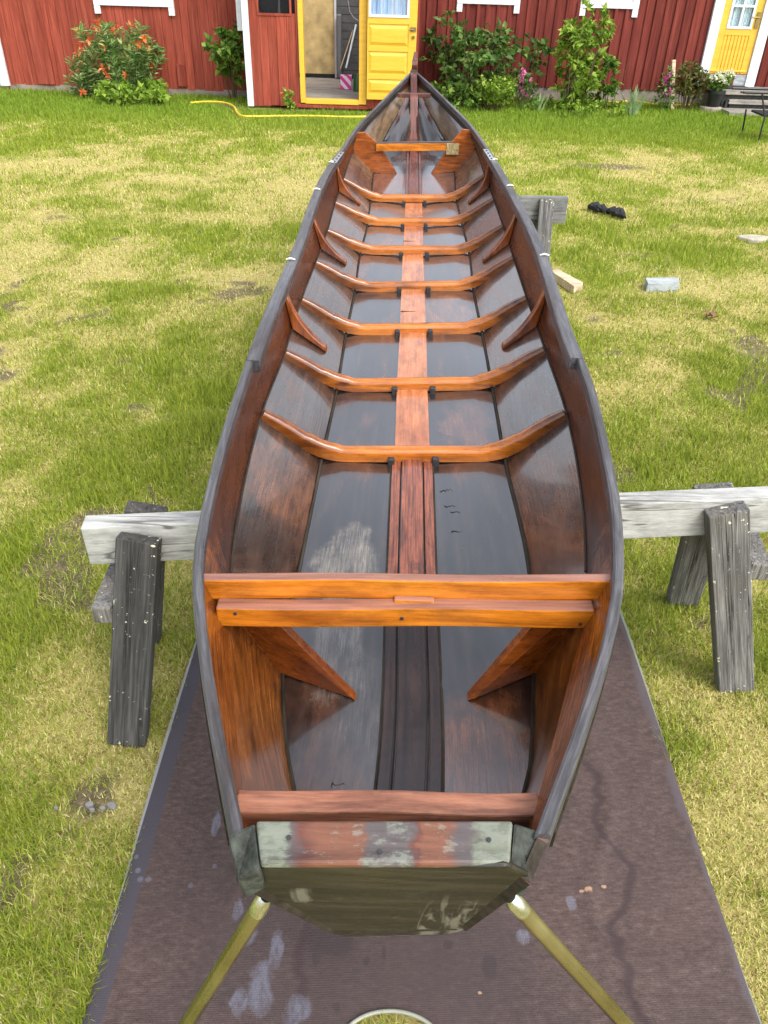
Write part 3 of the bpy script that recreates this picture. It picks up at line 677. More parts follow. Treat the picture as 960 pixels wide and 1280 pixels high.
m.box(q0.x, q1.x, YB - .024, YB - .018, q0.z, q1.z).build('label_plate', M['plate'], boat, .001)
# breast beam near the stem
q = at_y(517.5, 119, 7.0)
wl, wr = hullx(-1, 6.98, q.z), hullx(1, 6.98, q.z)
e0, e1 = at_y(497, 117, 7.0), at_y(538, 117, 7.0)
MB().bar((e0.x, 6.98, q.z), (e1.x, 6.98, q.z + .004), .05, .03).build('breast_beam', M['stem'], boat, .004)
# stem
stp = [(6.9, .84), (7.15, .92), (7.32, 1.02), (7.46, 1.13), (7.54, 1.21)]
sm = MB(); vs = []; fs = []
for y, z in stp:
    for dx, dy in ((-.024, 0), (.024, 0), (.016, .07), (-.016, .07)): vs.append((stemx + dx, y + dy, z - dy * .5))
for i in range(len(stp) - 1):
    for k in range(4): fs.append((i * 4 + k, i * 4 + (k + 1) % 4, i * 4 + 4 + (k + 1) % 4, i * 4 + 4 + k))
fs += [(0, 1, 2, 3), tuple(range(len(vs) - 4, len(vs)))]
sm.add(vs, fs).build('stem', M['stem'], boat, .004)
hz = at_y(519, 66, 7.6); h0 = at_y(517.5, 90, 7.58)
head = [(0, 0), (.0, .03), (-.022, .075), (-.018, .10), (.0, .115), (.012, .17), (.03, hz.z - h0.z)]
vs = []; fs = []
for i, (dy, dz) in enumerate(head):
    w = (.03, .026, .022, .024, .020, .012, .004)[i]
    for sx, sy in ((-1, -.03), (1, -.03), (1, .03), (-1, .03)): vs.append((h0.x + sx * w + dz * .04, 7.58 + dy + sy * (1 - i * .1), h0.z - .02 + dz))
for i in range(len(head) - 1):
    for k in range(4): fs.append((i * 4 + k, i * 4 + (k + 1) % 4, i * 4 + 4 + (k + 1) % 4, i * 4 + 4 + k))
fs += [(0, 1, 2, 3), tuple(range(len(vs) - 4, len(vs)))]
MB().add(vs, fs).build('stem_head', M['stem'], boat, .003)
# iron cap on the meeting rails
MB().prism([tip + Vector((-.03, -.075, .006)), tip + Vector((.03, -.075, .006)), tip + Vector((.018, .03, .008)), tip + Vector((-.018, .03, .008))], (0, 0, -.02)).build('stem_cap', M['rail'], boat, .002)

# stern beam
zs0, zs1 = at_z(311, 981, 1.0), at_z(668, 993, 1.015)
ys = (zs0.y + zs1.y) / 2
beam_between(ys - .034, ys, 1.0, 1.012, .046, M['seat'], 'stern_beam', 0, .003)
# transom
tw = [tplane(326, 1081), tplane(637, 1081), tplane(664, 1097), tplane(580, 1163), tplane(562, 1167), tplane(432, 1170), tplane(415, 1167), tplane(298, 1100)]
tw[0] += Vector((0, .003, -.010)); tw[1] += Vector((0, .003, -.010)); vec = Vector((0, .049, -.002))
for i_ in range(3, 7): tw[i_] += Vector((0, .004, -.012))
for i_ in (2, 7): tw[i_] += Vector(((.006, -.006)[i_ == 7], 0, -.004))
MB().prism(tw, vec).build('transom', M['transom'], boat, .005)
ft = [at_z(320, 1027, 1.066), at_z(641, 1027, 1.066), at_z(637, 1081, 1.066), at_z(326, 1081, 1.066)]
tt = MB().prism([p + Vector((0, 0, .003)) for p in ft], (0, 0, -.012)); tt.build('transom_cap', M['transom_top'], boat, .004)
for x, y in ((361, 1047), (475, 1065), (611, 1050)):
    p = at_z(x, y, 1.070); MB().tube([p, p + Vector((0, 0, .0012))], .0030, 10).build('screw_head', M['cleat'], boat)
for (a, b, c, d) in (((319, 1028), (324.5, 1084), (297, 1101), (284, 1044)), ((642, 1028), (638.5, 1084), (665, 1098), (688, 1042))):
    q = [at_z(*a, 1.064), at_z(*b, 1.064), at_z(*c, 1.030), at_z(*d, 1.062)]
    MB().prism(q, (0, .016, -.075)).build('corner_block', M['corner'], boat, .004)

# ------------------------------------------------------------------ mat
def mat_obj():
    nx, ny = 110, 190; vs = []; fs = []
    for j in range(ny + 1):
        for i in range(nx + 1):
            u = i / nx; v = j / ny; y = MATY[0] + (MATY[1] - MATY[0]) * v
            x = MATX[0] + (MATX[1] - MATX[0]) * u
            if u < .001 or u > .999: x += .006 * math.sin(y * 3.1 + u)
            vs.append([x, y, 0])
    A = np.array(vs); x, y = A[:, 0], A[:, 1]
    z = .012 + .010 * (N1.fbm(x * 3, y * 2.2, 3) - .5)
    z += .006 * np.exp(-((x - (.62 + .05 * np.sin(y * 5) + .03 * np.sin(y * 11))) / .02) ** 2)
    z += .004 * np.exp(-((x + .38 + .03 * np.sin(y * 4)) / .02) ** 2) + .004 * np.exp(-((y - .95 - .08 * np.sin(x * 7)) / .025) ** 2) * (x > .3)
    ed = np.minimum(x - MATX[0], MATX[1] - x); z = np.where(ed < .012, z - .004, z) + .010 * (N2.fbm(x * 1.2 + 4, y * 1.6, 2) - .3) * np.exp(-ed / .05)
    A[:, 2] = z
    keep = []
    hc = at_z(490, 1264, .015) - Vector((0, .07, 0)); RX, RY = .11, .07
    def inside(p): return ((p[0] - hc.x) / RX) ** 2 + ((p[1] - hc.y) / RY) ** 2 < 1
    for j in range(ny):
        for i in range(nx):
            a = j * (nx + 1) + i; q = (a, a + 1, a + nx + 2, a + nx + 1)
            if sum(inside(A[k]) for k in q) < 4: keep.append(q)
    # pull the notch rim onto the ellipse
    for k in range(len(A)):
        if inside(A[k]):
            d = np.array([A[k, 0] - hc.x, A[k, 1] - hc.y]); s_ = 1 / math.sqrt((d[0] / RX) ** 2 + (d[1] / RY) ** 2 + 1e-9)
            if s_ < 4: A[k, 0], A[k, 1] = hc.x + d[0] * s_, hc.y + d[1] * s_
    t = NT('brown woven ground mat')
    wv = t.n('ShaderNodeTexWave', wave_type='BANDS', bands_direction='Y'); wv.inputs['Scale'].default_value = 85; wv.inputs['Distortion'].default_value = .6; wv.inputs['Detail'].default_value = 2; t.l(t.tc.outputs['Object'], wv.inputs['Vector'])
    w2 = t.n('ShaderNodeTexWave', wave_type='BANDS', bands_direction='X'); w2.inputs['Scale'].default_value = 75; w2.inputs['Distortion'].default_value = 1.; w2.inputs['Detail'].default_value = 2; t.l(t.tc.outputs['Object'], w2.inputs['Vector'])
    n = t.noise(90, t.mapping((.45, 1, 1)), 4, .7); n2 = t.noise(3.2, None, 6, .65); n5 = t.noise(420, t.mapping((.6, 1, 1)), 2, .7)
    h = t.math('ADD', t.math('ADD', wv.outputs['Fac'], t.math('MULTIPLY', w2.outputs['Fac'], .6)), t.math('MULTIPLY', n, .8))
    c = t.ramp(n, ((.3, (.050, .031, .027)), (.55, (.082, .053, .046)), (.75, (.125, .086, .076))))
    c = t.mix(1., c, t.ramp(wv.outputs['Fac'], ((.1, .80), (.8, 1.06))), 'MULTIPLY')
    c = t.mix(1., c, t.ramp(n5, ((.3, .7), (.7, 1.25))), 'MULTIPLY')
    c = t.mix(1., c, t.ramp(n2, ((.35, .78), (.65, 1.14))), 'MULTIPLY')
    sx = t.n('ShaderNodeSeparateXYZ'); t.l(t.tc.outputs['Object'], sx.inputs[0]); ox = sx.outputs[0]   # origin at mat centre
    # hems: smooth blue grey strip down the left edge, thin pale outer thread
    hem = t.maprange(t.math('ADD', ox, t.math('MULTIPLY', t.math('SUBTRACT', t.noise(5), .5), .012)), -.704, -.700, 1, 0)
    hemr = t.maprange(t.math('ADD', ox, t.math('MULTIPLY', t.math('SUBTRACT', t.noise(4), .5), .12)), .725, .735, 0, 1)
    c = t.mix(hem, c, (.052, .045, .055)); c = t.mix(hemr, c, (.075, .058, .062))
    c = t.mix(t.maprange(ox, -.7475, -.7455, 1, 0), c, (.26, .26, .25)); c = t.mix(t.maprange(ox, .7445, .7465, 0, 1), c, (.2, .22, .18))
    cx, cy = (MATX[0] + MATX[1]) / 2, (MATY[0] + MATY[1]) / 2
    wet = None; rough = t.maprange(n2, .3, .7, .62, .85)
    sp = []
    for px, py, r, st in ((312, 1160, .030, (1.6, .8, 1)), (325, 1235, .045, (1.5, .8, 1)), (345, 1185, .03, (2, .7, 1)), (300, 1250, .028, (1.3, 1, 1)), (298, 1135, .020, (1.8, .8, 1)), (372, 1262, .03, (1, 1, 1)), (715, 1128, .018, (1.6, 1, 1)), (655, 1170, .016, (1, 1, 1)), (270, 1030, .020, (2, .5, 1)), (175, 1098, .007, (1, 1, 1)), (185, 1098, .007, (1, 1, 1)), (172, 1087, .007, (1, 1, 1)), (238, 1106, .007, (1, 1, 1)), (268, 1082, .006, (1, 1, 1)), (170, 1070, .006, (1, 1, 1))):
        p = at_z(px, py, .014); m = t.spot((p.x - cx, p.y - cy, 0), r, .42 if r > .01 else .1, 30, (*st[:2], 0)); wet = m if wet is None else t.math('MAXIMUM', wet, m)
    dk = None
    for px, py, r, st in ((612, 1208, .024, (1.3, .8, 0)), (410, 1175, .05, (.8, 1.4, 0)), (395, 1195, .016, (1.6, .8, 0)), (458, 1200, .010, (1, 1, 0)), (420, 1258, .010, (1, 1, 0)), (560, 1180, .012, (1, 1, 0)), (540, 1160, .03, (.7, 1.5, 0)), (480, 1190, .012, (2, .6, 0))):
        p = at_z(px, py, .014); m = t.spot((p.x - cx, p.y - cy, 0), r, .3, 30, st); dk = m if dk is None else t.math('MAXIMUM', dk, m)
    c = t.mix(t.math('MULTIPLY', dk, .75), c, (.022, .014, .016))
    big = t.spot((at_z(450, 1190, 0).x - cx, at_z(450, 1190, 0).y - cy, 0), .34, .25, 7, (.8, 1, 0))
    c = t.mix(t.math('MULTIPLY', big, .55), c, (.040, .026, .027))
    # meandering dried tide lines
    for k, (c0, am, nn) in enumerate(((.50, .10, 2.2), (-.26, .07, 2.6))):
        d = t.math('ABSOLUTE', t.math('SUBTRACT', t.math('ADD', ox, t.math('MULTIPLY', t.math('SUBTRACT', t.noise(nn, t.mapping((.3, 1, 1), (k * 3, 0, 0)), 5, .6), .5), am * 4)), c0))
        c = t.mix(t.maprange(d, .004, .018, .75, 0), c, (.034, .019, .021))
    wet = t.math('MULTIPLY', wet, t.maprange(t.noise(38, t.mapping((1.6, .6, 1)), 5, .7), .36, .56, .25, 1))
    c = t.mix(t.math('MULTIPLY', wet, .75), c, (.14, .14, .175))  # wet patches: their blue grey sky reflection is put into the colour
    rough = t.math('ADD', t.math('MULTIPLY', rough, t.math('SUBTRACT', 1, wet)), t.math('MULTIPLY', wet, .12))
    rough = t.math('SUBTRACT', rough, t.math('MULTIPLY', big, .15))
    tear = None
    for px, py, r in ((735, 1112, .008), (727, 1114, .005), (755, 1108, .005), (600, 1240, .004)):
        p = at_z(px, py, .014); m = t.spot((p.x - cx, p.y - cy, 0), r, .5, 120, (.8, 1.2, 0)); tear = m if tear is None else t.math('MAXIMUM', tear, m)
    c = t.mix(t.math('MULTIPLY', tear, .7), c, (.45, .28, .17))
    t.set(Base_Color=c, Roughness=rough, Specular_IOR_Level=.4)
    t.bump(h, .35, .002)
    root = MB().add([tuple(p) for p in A], keep).build('ground_mat', t.m, None, 0, 60, loc=(cx, cy, 0))
    tag(root, 'brown woven ground mat with wet patches under the boat', 'mat')
    ring = [(hc.x + RX * math.cos(a), hc.y + RY * math.sin(a), .016) for a in np.linspace(-.2, math.pi + .2, 40)]
    MB().tube(ring, .0045, 8).build('notch_piping', M['piping'], root, 0, 60)
M['piping'] = plain('pale rubber piping', (.26, .27, .21), .6)
mat_obj()

# ------------------------------------------------------------------ trestles
def trestle(label, pL, pR, beam_h, beam_w, legs, mats, braces, group='timber trestles under the boat'):
    mid = (pL + pR) / 2; root = thing('timber_trestle', (mid.x, mid.y, 0), label, 'trestle', group)
    MB().bar(pL - Vector((0, 0, beam_h / 2)), pR - Vector((0, 0, beam_h / 2)), beam_w, beam_h).build('beam', mats[0], root, .004)
    for (p0, p1, w, th, m) in legs:
        p0, p1 = Vector(p0), Vector(p1); d = p1 - p0; L_ = d.length; z = d.normalized(); xx = (Vector((1, 0, 0)) - z * z.x).normalized(); yy = z.cross(xx)
        ob = MB().bar((0, 0, 0), (0, 0, L_), w, th, (0, 1, 0)).build('leg', m, None, .004, loc=(0, 0, 0)); ob.parent = root
        ob.matrix_local = Matrix(((xx.x, yy.x, z.x, p0.x - root.location.x), (xx.y, yy.y, z.y, p0.y - root.location.y), (xx.z, yy.z, z.z, p0.z), (0, 0, 0, 1)))
    for (p0, p1, w, h, m) in braces: MB().bar(p0, p1, w, h).build('brace', m, root, .004)
    return root
pL, pR = at_z(104, 652, .665), at_z(975, 614, .70)
dirx = (pR - pL).normalized()
def yl(x): return pL.y + (pR.y - pL.y) * (x - pL.x) / (pR.x - pL.x)
fA, tA = at_z(160, 928, -.01), at_y(174, 672, yl(-.7) - .055)
fB = at_z(180, 800, -.01); tB = at_y(183, 636, yl(-.68) + .055)
fC, tC = at_z(918, 860, -.01), at_y(908, 636, yl(1.0) - .06)
fD = at_z(852, 752, -.01); tD = at_y(893, 612, yl(1.0) + .06)
bl0 = at_y(128, 770, yl(-.75) - .12)
br0 = at_y(950, 716, yl(1.1) - .10)
trestle('grey timber trestle with a chalky white beam under the boat near the mat', pL, pR, .125, .062,
    [(fA, tA, .112, .045, M['w_dark']), (fB, tB, .11, .045, M['w_dark']), (fC, tC, .112, .05, M['w_grey']), (fD, tD, .11, .05, M['w_grey'])],
    [M['w_white']], [(bl0, bl0 + Vector((.0, .32, .02)), .055, .06, M['w_grey']), (br0, br0 + Vector((.02, .30, .02)), .06, .06, M['w_grey'])])
yf = 5.6; fR = at_y(710, 246, yf)
fz = fR.z; gL = Vector((-.30, yf - .03, fz - .02))
lgx = at_y(683, 246, yf - .04).x
trestle('weathered grey timber trestle under the far half of the boat', gL, fR, .17, .06,
    [((lgx - .01, yf - .34, -.01), (lgx + .005, yf - .045, fz - .01), .10, .04, M['w_grey']), ((lgx - .05, yf + .30, -.01), (lgx - .03, yf + .045, fz - .03), .10, .04, M['w_grey']),
     ((-.16, yf - .36, -.01), (-.16, yf - .08, fz - .05), .10, .04, M['w_grey']), ((-.16, yf + .26, -.01), (-.16, yf + .02, fz - .05), .10, .04, M['w_grey'])],
    [M['w_grey_x']], [((lgx - .06, yf - .22, .30), (lgx - .06, yf + .2, .30), .04, .06, M['w_grey'])])

# brass tube stand under the stern
st = thing('tube_stand', (.01, .6, 0), 'brass coloured tube stand with splayed legs under the stern', 'stand')
for (x0, y0), (x1, y1), s in (((331, 1124), (228, 1290), -1), ((640, 1124), (790, 1290), 1)):
    a = at_y(x0, y0, .60); b = at_y(x1, y1, .565); d = (b - a); e = a + d * ((a.z - .0) / -d.z)
    leg = MB().tube([a + d.normalized() * .03, a + d * .5, e], .0130, 20).build('leg', M['brass'], st, 0, 60)
    MB().tube([a - d.normalized() * .006, a + d.normalized() * .004, a + d.normalized() * .032], [.009, .0134, .0137], 20).build('steel_ferrule', M['chrome'], leg, 0, 50)
    e2 = Vector((.03 + s * .09, 1.12, 0)); a2 = Vector((a.x * .7, a.y + .06, a.z - .03))
    MB().tube([a2, e2], .0130, 16).build('leg', M['brass'], st, 0, 60)
aL_, aR_ = at_y(331, 1124, .60), at_y(640, 1124, .60)
MB().tube([(aL_.x + .02, .64, aL_.z - .045), (aR_.x - .02, .64, aR_.z - .045)], .0130, 16).build('crossbar', M['brass'], st, 0, 60)

# ------------------------------------------------------------------ small things on the lawn
def block(name, label, cat, corners, h, mat):
    p = [at_z(x, y, h) for x, y in corners]; c = sum(p, Vector()) / 4
    o = MB().prism(p, (0, 0, -h - .01)).build(name, mat, None, .003, loc=(c.x, c.y, 0)); return tag(o, label, cat)
block('timber_offcut', 'pale fresh sawn timber offcut on the grass beside the boat', 'offcut', ((688, 338), (697, 336), (729, 353), (718, 358)), .05, M['w_pale'])
block('timber_offcut', 'blue grey timber block lying alone on the lawn', 'offcut', ((807, 347), (848, 346.5), (850, 353), (810, 354)), .06, M['w_blue'])
def crumpled(name, label, cat, pts, r, mat, flat=.55, seed=3):
    c = sum((Vector(p) for p in pts), Vector()) / len(pts); rr = np.random.default_rng(seed); m = MB()
    n = 28; path = [Vector(pts[0]).lerp(Vector(pts[-1]), i / (n - 1)) for i in range(n)]
    vs = []; fs = []; K = 18
    for i, p in enumerate(path):
        u = i / (n - 1); w = r * (.25 + .75 * abs(math.sin(u * math.pi * 2)) ** .6) * (1 if 0 < i < n - 1 else .2)
        for k in range(K):
            a = 2 * math.pi * k / K; q = w * (1 + .35 * (rr.random() - .5) + .2 * math.sin(3 * a + i))
            vs.append((p.x + .3 * q * math.sin(a * 2), p.y + q * math.cos(a) * 1.1, max(.004, .02 + q * math.sin(a) * flat + .01)))
    for i in range(n - 1):
        for k in range(K): fs.append((i * K + k, i * K + (k + 1) % K, i * K + K + (k + 1) % K, i * K + K + k))
    fs += [tuple(range(K)), tuple(range((n - 1) * K, n * K))]
    o = m.add(vs, fs).build(name, mat, None, 0, None, loc=(c.x, c.y, 0)); return tag(o, label, cat)
M['black_cloth'] = plain('black knitted cloth', (.012, .012, .014), .9, 0, .4, 80, .6)
crumpled('work_gloves', 'pair of crumpled black gloves dropped on the lawn', 'gloves', (at_z(735, 259, .02), at_z(782, 271, .02)), .09, M['black_cloth'])
p = at_z(943, 299, .01); m = MB(); vs = [(p.x + .13 * math.cos(a) * (1 + .2 * math.sin(3 * a)), p.y + .09 * math.sin(a), -.01) for a in np.linspace(0, 6.28, 14)[:-1]]
m.prism(vs, (0, 0, .04)); tag(m.build('stone', plain('pale flat stone', (.38, .34, .27), .85, 0, .3, 20, .4), None, .01, loc=(p.x, p.y, 0)), 'pale flat stone sunk in the grass near the right', 'stone')
for k, (px, py, r) in enumerate(((112, 1006, .012), (128, 1010, .009), (115, 1012, .008), (140, 1007, .014), (70, 1010, .008))):
    p = at_z(px, py, .004); vs = [(p.x + r * math.cos(a) * (1 + .2 * math.sin(2 * a + k)), p.y + r * .7 * math.sin(a), -.004) for a in np.linspace(0, 6.28, 9)[:-1]]
    tag(MB().prism(vs, (0, 0, .010 + r * .4)).build('pebble', M.setdefault('peb', plain('grey pebble', (.19, .185, .18), .8, 0, .3, 50)), None, .003, loc=(p.x, p.y, 0)), 'small pale grey pebble in bare soil left of the mat', 'pebble', 'pebbles in the bare soil left of the mat')

p = at_z(889, 395, .012); rr_ = np.random.default_rng(5); m = MB()
for k in range(9):
    a = rr_.uniform(0, 6.28); c_ = Vector((p.x + rr_.normal() * .025, p.y + rr_.normal() * .025, .02 + .02 * rr_.random())); d_ = Vector((math.cos(a), math.sin(a), rr_.normal() * .4)) * .035; e_ = Vector((-d_.y, d_.x, .01)) * .5
    m.add([c_ - d_, c_ + e_ + Vector((0, 0, .008)), c_ + d_, c_ - e_ + Vector((0, 0, .008))], [(0, 1, 2), (0, 2, 3)])
tag(m.build('dry_leaves', plain('dry brown leaf', (.22, .12, .06), .8), None, 0, None, loc=(p.x, p.y, 0)), 'small brown clump of dry leaves on the right lawn', 'leaves', None, 'thing')

# ------------------------------------------------------------------ houses
def redpaint(name, a, b, c):
    t = NT(name); n = t.noise(16, t.mapping((1, 1, .06)), 6, .65, .3); n2 = t.noise(1.6, t.mapping((1, 1, .5)), 4, .6); n3 = t.noise(60, t.mapping((1, 1, .05)), 3, .6)
    col = t.ramp(n, ((.3, a), (.52, b), (.75, c)))
    gi = t.n('ShaderNodeNewGeometry'); col = t.mix(1., col, t.ramp(gi.outputs['Random Per Island'], ((0, .80), (1, 1.12))), 'MULTIPLY')
    col = t.mix(t.maprange(n2, .5, .75, 0, .35), col, tuple(q * .6 for q in a))
    col = t.mix(1., col, t.ramp(n3, ((.3, .75), (.65, 1.1))), 'MULTIPLY')
    t.set(Base_Color=col, Roughness=.85, Specular_IOR_Level=.2); t.bump(n, .4, .01); return t.m
M['red'] = redpaint('faded red timber', (.19, .036, .022), (.30, .060, .036), (.40, .105, .066))
M['red2'] = redpaint('deep red timber', (.115, .022, .017), (.175, .034, .025), (.24, .056, .040))
M['white'] = plain('white painted timber', (.62, .65, .68), .5, 0, .10, 9)
def yellowpaint():
    t = NT('yellow door paint'); n = t.noise(20, t.mapping((.1, 1, 1)), 4, .6)
    t.set(Base_Color=t.ramp(n, ((.3, (.66, .36, .025)), (.7, (.76, .45, .045)))), Roughness=.4); return t.m
M['yellow'] = yellowpaint()
M['glass'] = None
t = NT('window glass'); t.set(Base_Color=(.9, .95, 1.), Roughness=.03, Transmission_Weight=1., IOR=1.1); M['glass'] = t.m
t = NT('lace curtain'); n = t.noise(9, t.mapping((4, 1, .25)), 4, .7); n2 = t.noise(60, None, 3, .7)
t.set(Base_Color=t.mix(1., t.ramp(n, ((.3, (.42, .52, .52)), (.65, (.82, .90, .88)))), t.ramp(n2, ((.35, .75), (.6, 1.05))), 'MULTIPLY'), Roughness=.9); M['curtain'] = t.m
t = NT('blue and mauve curtain'); n = t.noise(5, t.mapping((3, 1, .15)), 3, .6)
t.set(Base_Color=t.ramp(n, ((.3, (.20, .32, .50)), (.5, (.50, .58, .70)), (.68, (.42, .26, .32)))), Roughness=.9); M['curtain_blue'] = t.m
M['dark_room'] = plain('dark interior', (.012, .011, .012), .9)
M['stone_base'] = plain('stone footing', (.24, .20, .17), .9, 0, .4, 5, .6)
M['boards'] = wood('grey porch boards', (.10, .09, .075), (.26, .235, .20), (.42, .39, .33), 0, 16, 10, (.6, .85), .4)
M['fibre'] = plain('tan fibreboard', (.50, .38, .17), .85, 0, .35, 4)
M['black_metal'] = plain('black metal', (.015, .016, .019), .35, 0, .2)
M['latch'] = plain('worn brass latch', (.25, .19, .08), .35, .8)
M['pink'] = None
t = NT('pink striped card'); wv = t.n('ShaderNodeTexWave', wave_type='BANDS', bands_direction='DIAGONAL'); wv.inputs['Scale'].default_value = 4.2; t.l(t.tc.outputs['Object'], wv.inputs['Vector'])
t.set(Base_Color=t.ramp(wv.outputs['Fac'], ((.45, (.70, .03, .30)), (.55, (.85, .70, .78)))), Roughness=.5); M['pink'] = t.m

def planks(x0, x1, y, z0, z1, w, seed, batten=None, dep=.02, axis='x', skip=()):
    """vertical boards standing proud of each other; openings are left out"""
    rr = np.random.default_rng(seed); m = MB(); x = x0; k = 0
    m.box(x0, x1, y, y + .03, z0 + .01, z1) if not skip else None
    while x < x1 - .01:
        ww = min(w * (.85 + .3 * rr.random()), x1 - x); d = dep * (.5 + .6 * rr.random()); b = z0 - .03 * rr.random()
        spans = [(b, z1)]
        for (sx0, sx1, sz0, sz1) in skip:
            if x + ww > sx0 + .01 and x < sx1 - .01: spans = [q for (a, c) in spans for q in ((a, min(c, sz0)), (max(a, sz1), c)) if q[1] > q[0] + .01]
        for a, c in spans: m.box(x + .003, x + ww - .003, y - d, y + .0, a, c)
        if batten:
            for a, c in spans: m.box(x - batten / 2, x + batten / 2, y - d - dep * 1.2, y - d * .4, a, c)
        if skip:
            for a, c in spans: m.box(x, x + ww, y + .0, y + .03, a, c)
        x += ww; k += 1
    return m
def window(parent, x0, x1, z0, z1, y, mull=2, curtain='curtain', ear=True, rows=2):
    w = MB(); cw = .11
    w.box(x0 - cw, x0, y - .05, y - .01, z0 - .0, z1 + .0); w.box(x1, x1 + cw, y - .05, y - .01, z0, z1)
    w.box(x0 - cw, x1 + cw, y - .052, y - .012, z1, z1 + .13)
    if ear:
        w.box(x0 - cw, x1 + cw, y - .056, y - .012, z0 - .10, z0)
        for xx in (x0 - cw, x1 + cw - .10): w.box(xx, xx + .10, y - .053, y - .014, z0 - .22, z0 - .10)
    fo = w.build('window', M['white'], parent, .004)
    s = MB(); f = .045
    s.box(x0, x1, y - .02, y + .02, z0, z0 + f); s.box(x0, x1, y - .02, y + .02, z1 - f, z1); s.box(x0, x0 + f, y - .019, y + .019, z0 + f, z1 - f); s.box(x1 - f, x1, y - .019, y + .019, z0 + f, z1 - f)
    for i in range(1, mull): xm = x0 + (x1 - x0) * i / mull; s.box(xm - .03, xm + .03, y - .018, y + .018, z0 + f, z1 - f)
    for i in range(1, rows): zm_ = z0 + (z1 - z0) * i / rows; s.box(x0 + f, x1 - f, y - .016, y + .016, zm_ - .015, zm_ + .015)
    s.build('sash', M['white'], fo, .003)
    MB().box(x0 + .01, x1 - .01, y - .003, y + .003, z0 + .01, z1 - .01).build('pane', M['glass'], fo)
    MB().box(x0 - .25, x1 + .25, y + .45, y + .47, z0 - .3, z1 + .3).build('room_dark', M['dark_room'], fo)
    if curtain:
        cm = MB(); n = 60; vs = []; fs = []
        spans = ((x0, x0 + (x1 - x0) * .34), (x1 - (x1 - x0) * .34, x1)) if curtain != 'curtain_blue' else ((x0, x1),)
        for (a, b) in spans:
            vs = []; fs = []
            for i in range(n + 1):
                x = a + (b - a) * i / n; yy = y + .06 + .02 * math.sin(i * 1.1) + .008 * math.sin(i * 2.7)
                vs += [(x, yy, z0), (x, yy, z1)]
                if i: fs.append((2 * i - 2, 2 * i, 2 * i + 1, 2 * i - 1))
            cm.add(vs, fs)
        cm.build('curtain', M[curtain], fo, 0, 60)
    return fo

YL, YR, YP = 15.35, 16.0, 14.1          # left wall, right wall, porch front
HT = 2.9
h1 = thing('red_house', (-2.5, 15.4, 0), 'faded red timber house with a porch and open yellow door', 'house')
q0, q1 = at_y(118, 14, YL), at_y(221, 19, YL); zw = (q0.z + q1.z) / 2 + .20; print('left window', q0, q1)
wx0, wx1 = q0.x + .13, q1.x - .13
xl, xr = at_y(8, 90, YL).x, at_y(303, 90, YL).x
planks(xl, xr + .1, YL, .10, HT, .155, 3, None, .02, skip=((wx0, wx1, zw, zw + 1.15),)).build('wall', M['red'], h1, .003)
MB().box(xl, xr + .1, YL - .01, YL + .2, -.2, .11).build('footing', M['stone_base'], h1, .01)
window(h1, wx0, wx1, zw, zw + 1.15, YL, 3)
MB().box(xl - .13, xl + .03, YL - .06, YL + .1, .06, HT).build('corner_board', M['white'], h1, .004)
a = at_y(50, 60, YL); MB().box(a.x - .14, a.x + .16, YL - .05, YL - .018, .1, HT).build('wide_board', M['red'], h1, .004)
a = at_y(228, 98, YL); MB().box(a.x - .07, a.x + .07, YL - .06, YL - .02, a.z - .12, a.z + .22).build('hatch', M['red'], h1, .006)
MB().box(xl - .02, xl, YL + .0, YL + 6, 0, HT).build('end_wall', M['red'], h1)
# porch
px0, px1 = at_y(316, 100, YP).x, at_y(523, 60, YP).x
dx0, dx1 = at_y(380, 60, YP).x, at_y(449, 60, YP).x
zth = at_y(415, 124, YP).z; YI = min(at_z(400, 96.5, zth).y, 18.6); print('YI', YI); print('porch', px0, px1, dx0, dx1, zth)
zd = zth + 2.0
wq0, wq1 = at_y(323, 9, YP), at_y(362, 17, YP)
pw = (wq0.x, wq1.x, wq1.z, zd)
planks(px0, dx0 - .09, YP, .04, HT, .14, 5, None, .012, skip=(pw,)).build('porch_wall', M['red'], h1, .003)
planks(dx1 + .12, px1, YP, .04, HT, .14, 6, None, .012).build('porch_wall', M['red'], h1, .003)
m = MB(); m.box(dx0 - .09, dx1 + .12, YP - .02, YP + .03, zd + .1, HT); m.build('porch_wall', M['red'], h1, .003)
m = MB(); m.box(dx0 - .16, dx1 + .16, YP - .045, YP + .04, .02, zth - .075); m.build('porch_sill', M['red'], h1, .008)
MB().box(px0 - .0, px0 + .02, YP + .03, YI + .1, .05, HT).build('porch_side_wall', M['red'], h1)
MB().box(px1 - .02, px1, YP + .03, YI + .1, .05, HT).build('porch_side_wall', M['red2'], h1)
MB().box(px0 - .10, px0 + .0, YP - .05, YP + .06, .02, HT).build('corner_board', M['white'], h1, .004)
a = at_y(304, 15, YP + .3); MB().box(a.x - .10, a.x + .08, YP + .24, YP + .36, a.z - .25, HT).build('corner_board', M['white'], h1, .004)
# porch window: small dark panes
fo = MB(); fo.box(pw[0] - .03, pw[1] + .03, YP - .02, YP + .02, pw[2] - .035, pw[2]); fo.box(pw[0] - .03, pw[0], YP - .019, YP + .02, pw[2], pw[3]); fo.box(pw[1], pw[1] + .03, YP - .019, YP + .02, pw[2], pw[3])
fo = fo.build('porch_window', M['red'], h1, .003); MB().box(pw[0], pw[1], YP - .003, YP + .003, pw[2], pw[3]).build('pane', M['glass'], fo)
MB().box((pw[0] + pw[1]) / 2 + .07, (pw[0] + pw[1]) / 2 + .095, YP - .012, YP + .012, pw[2], pw[3]).build('sash', M['cleat'], fo)
MB().box(pw[0] - .1, pw[1] + .1, YP + .14, YP + .15, pw[2] - .2, pw[3]).build('room_dark', M['dark_room'], fo)
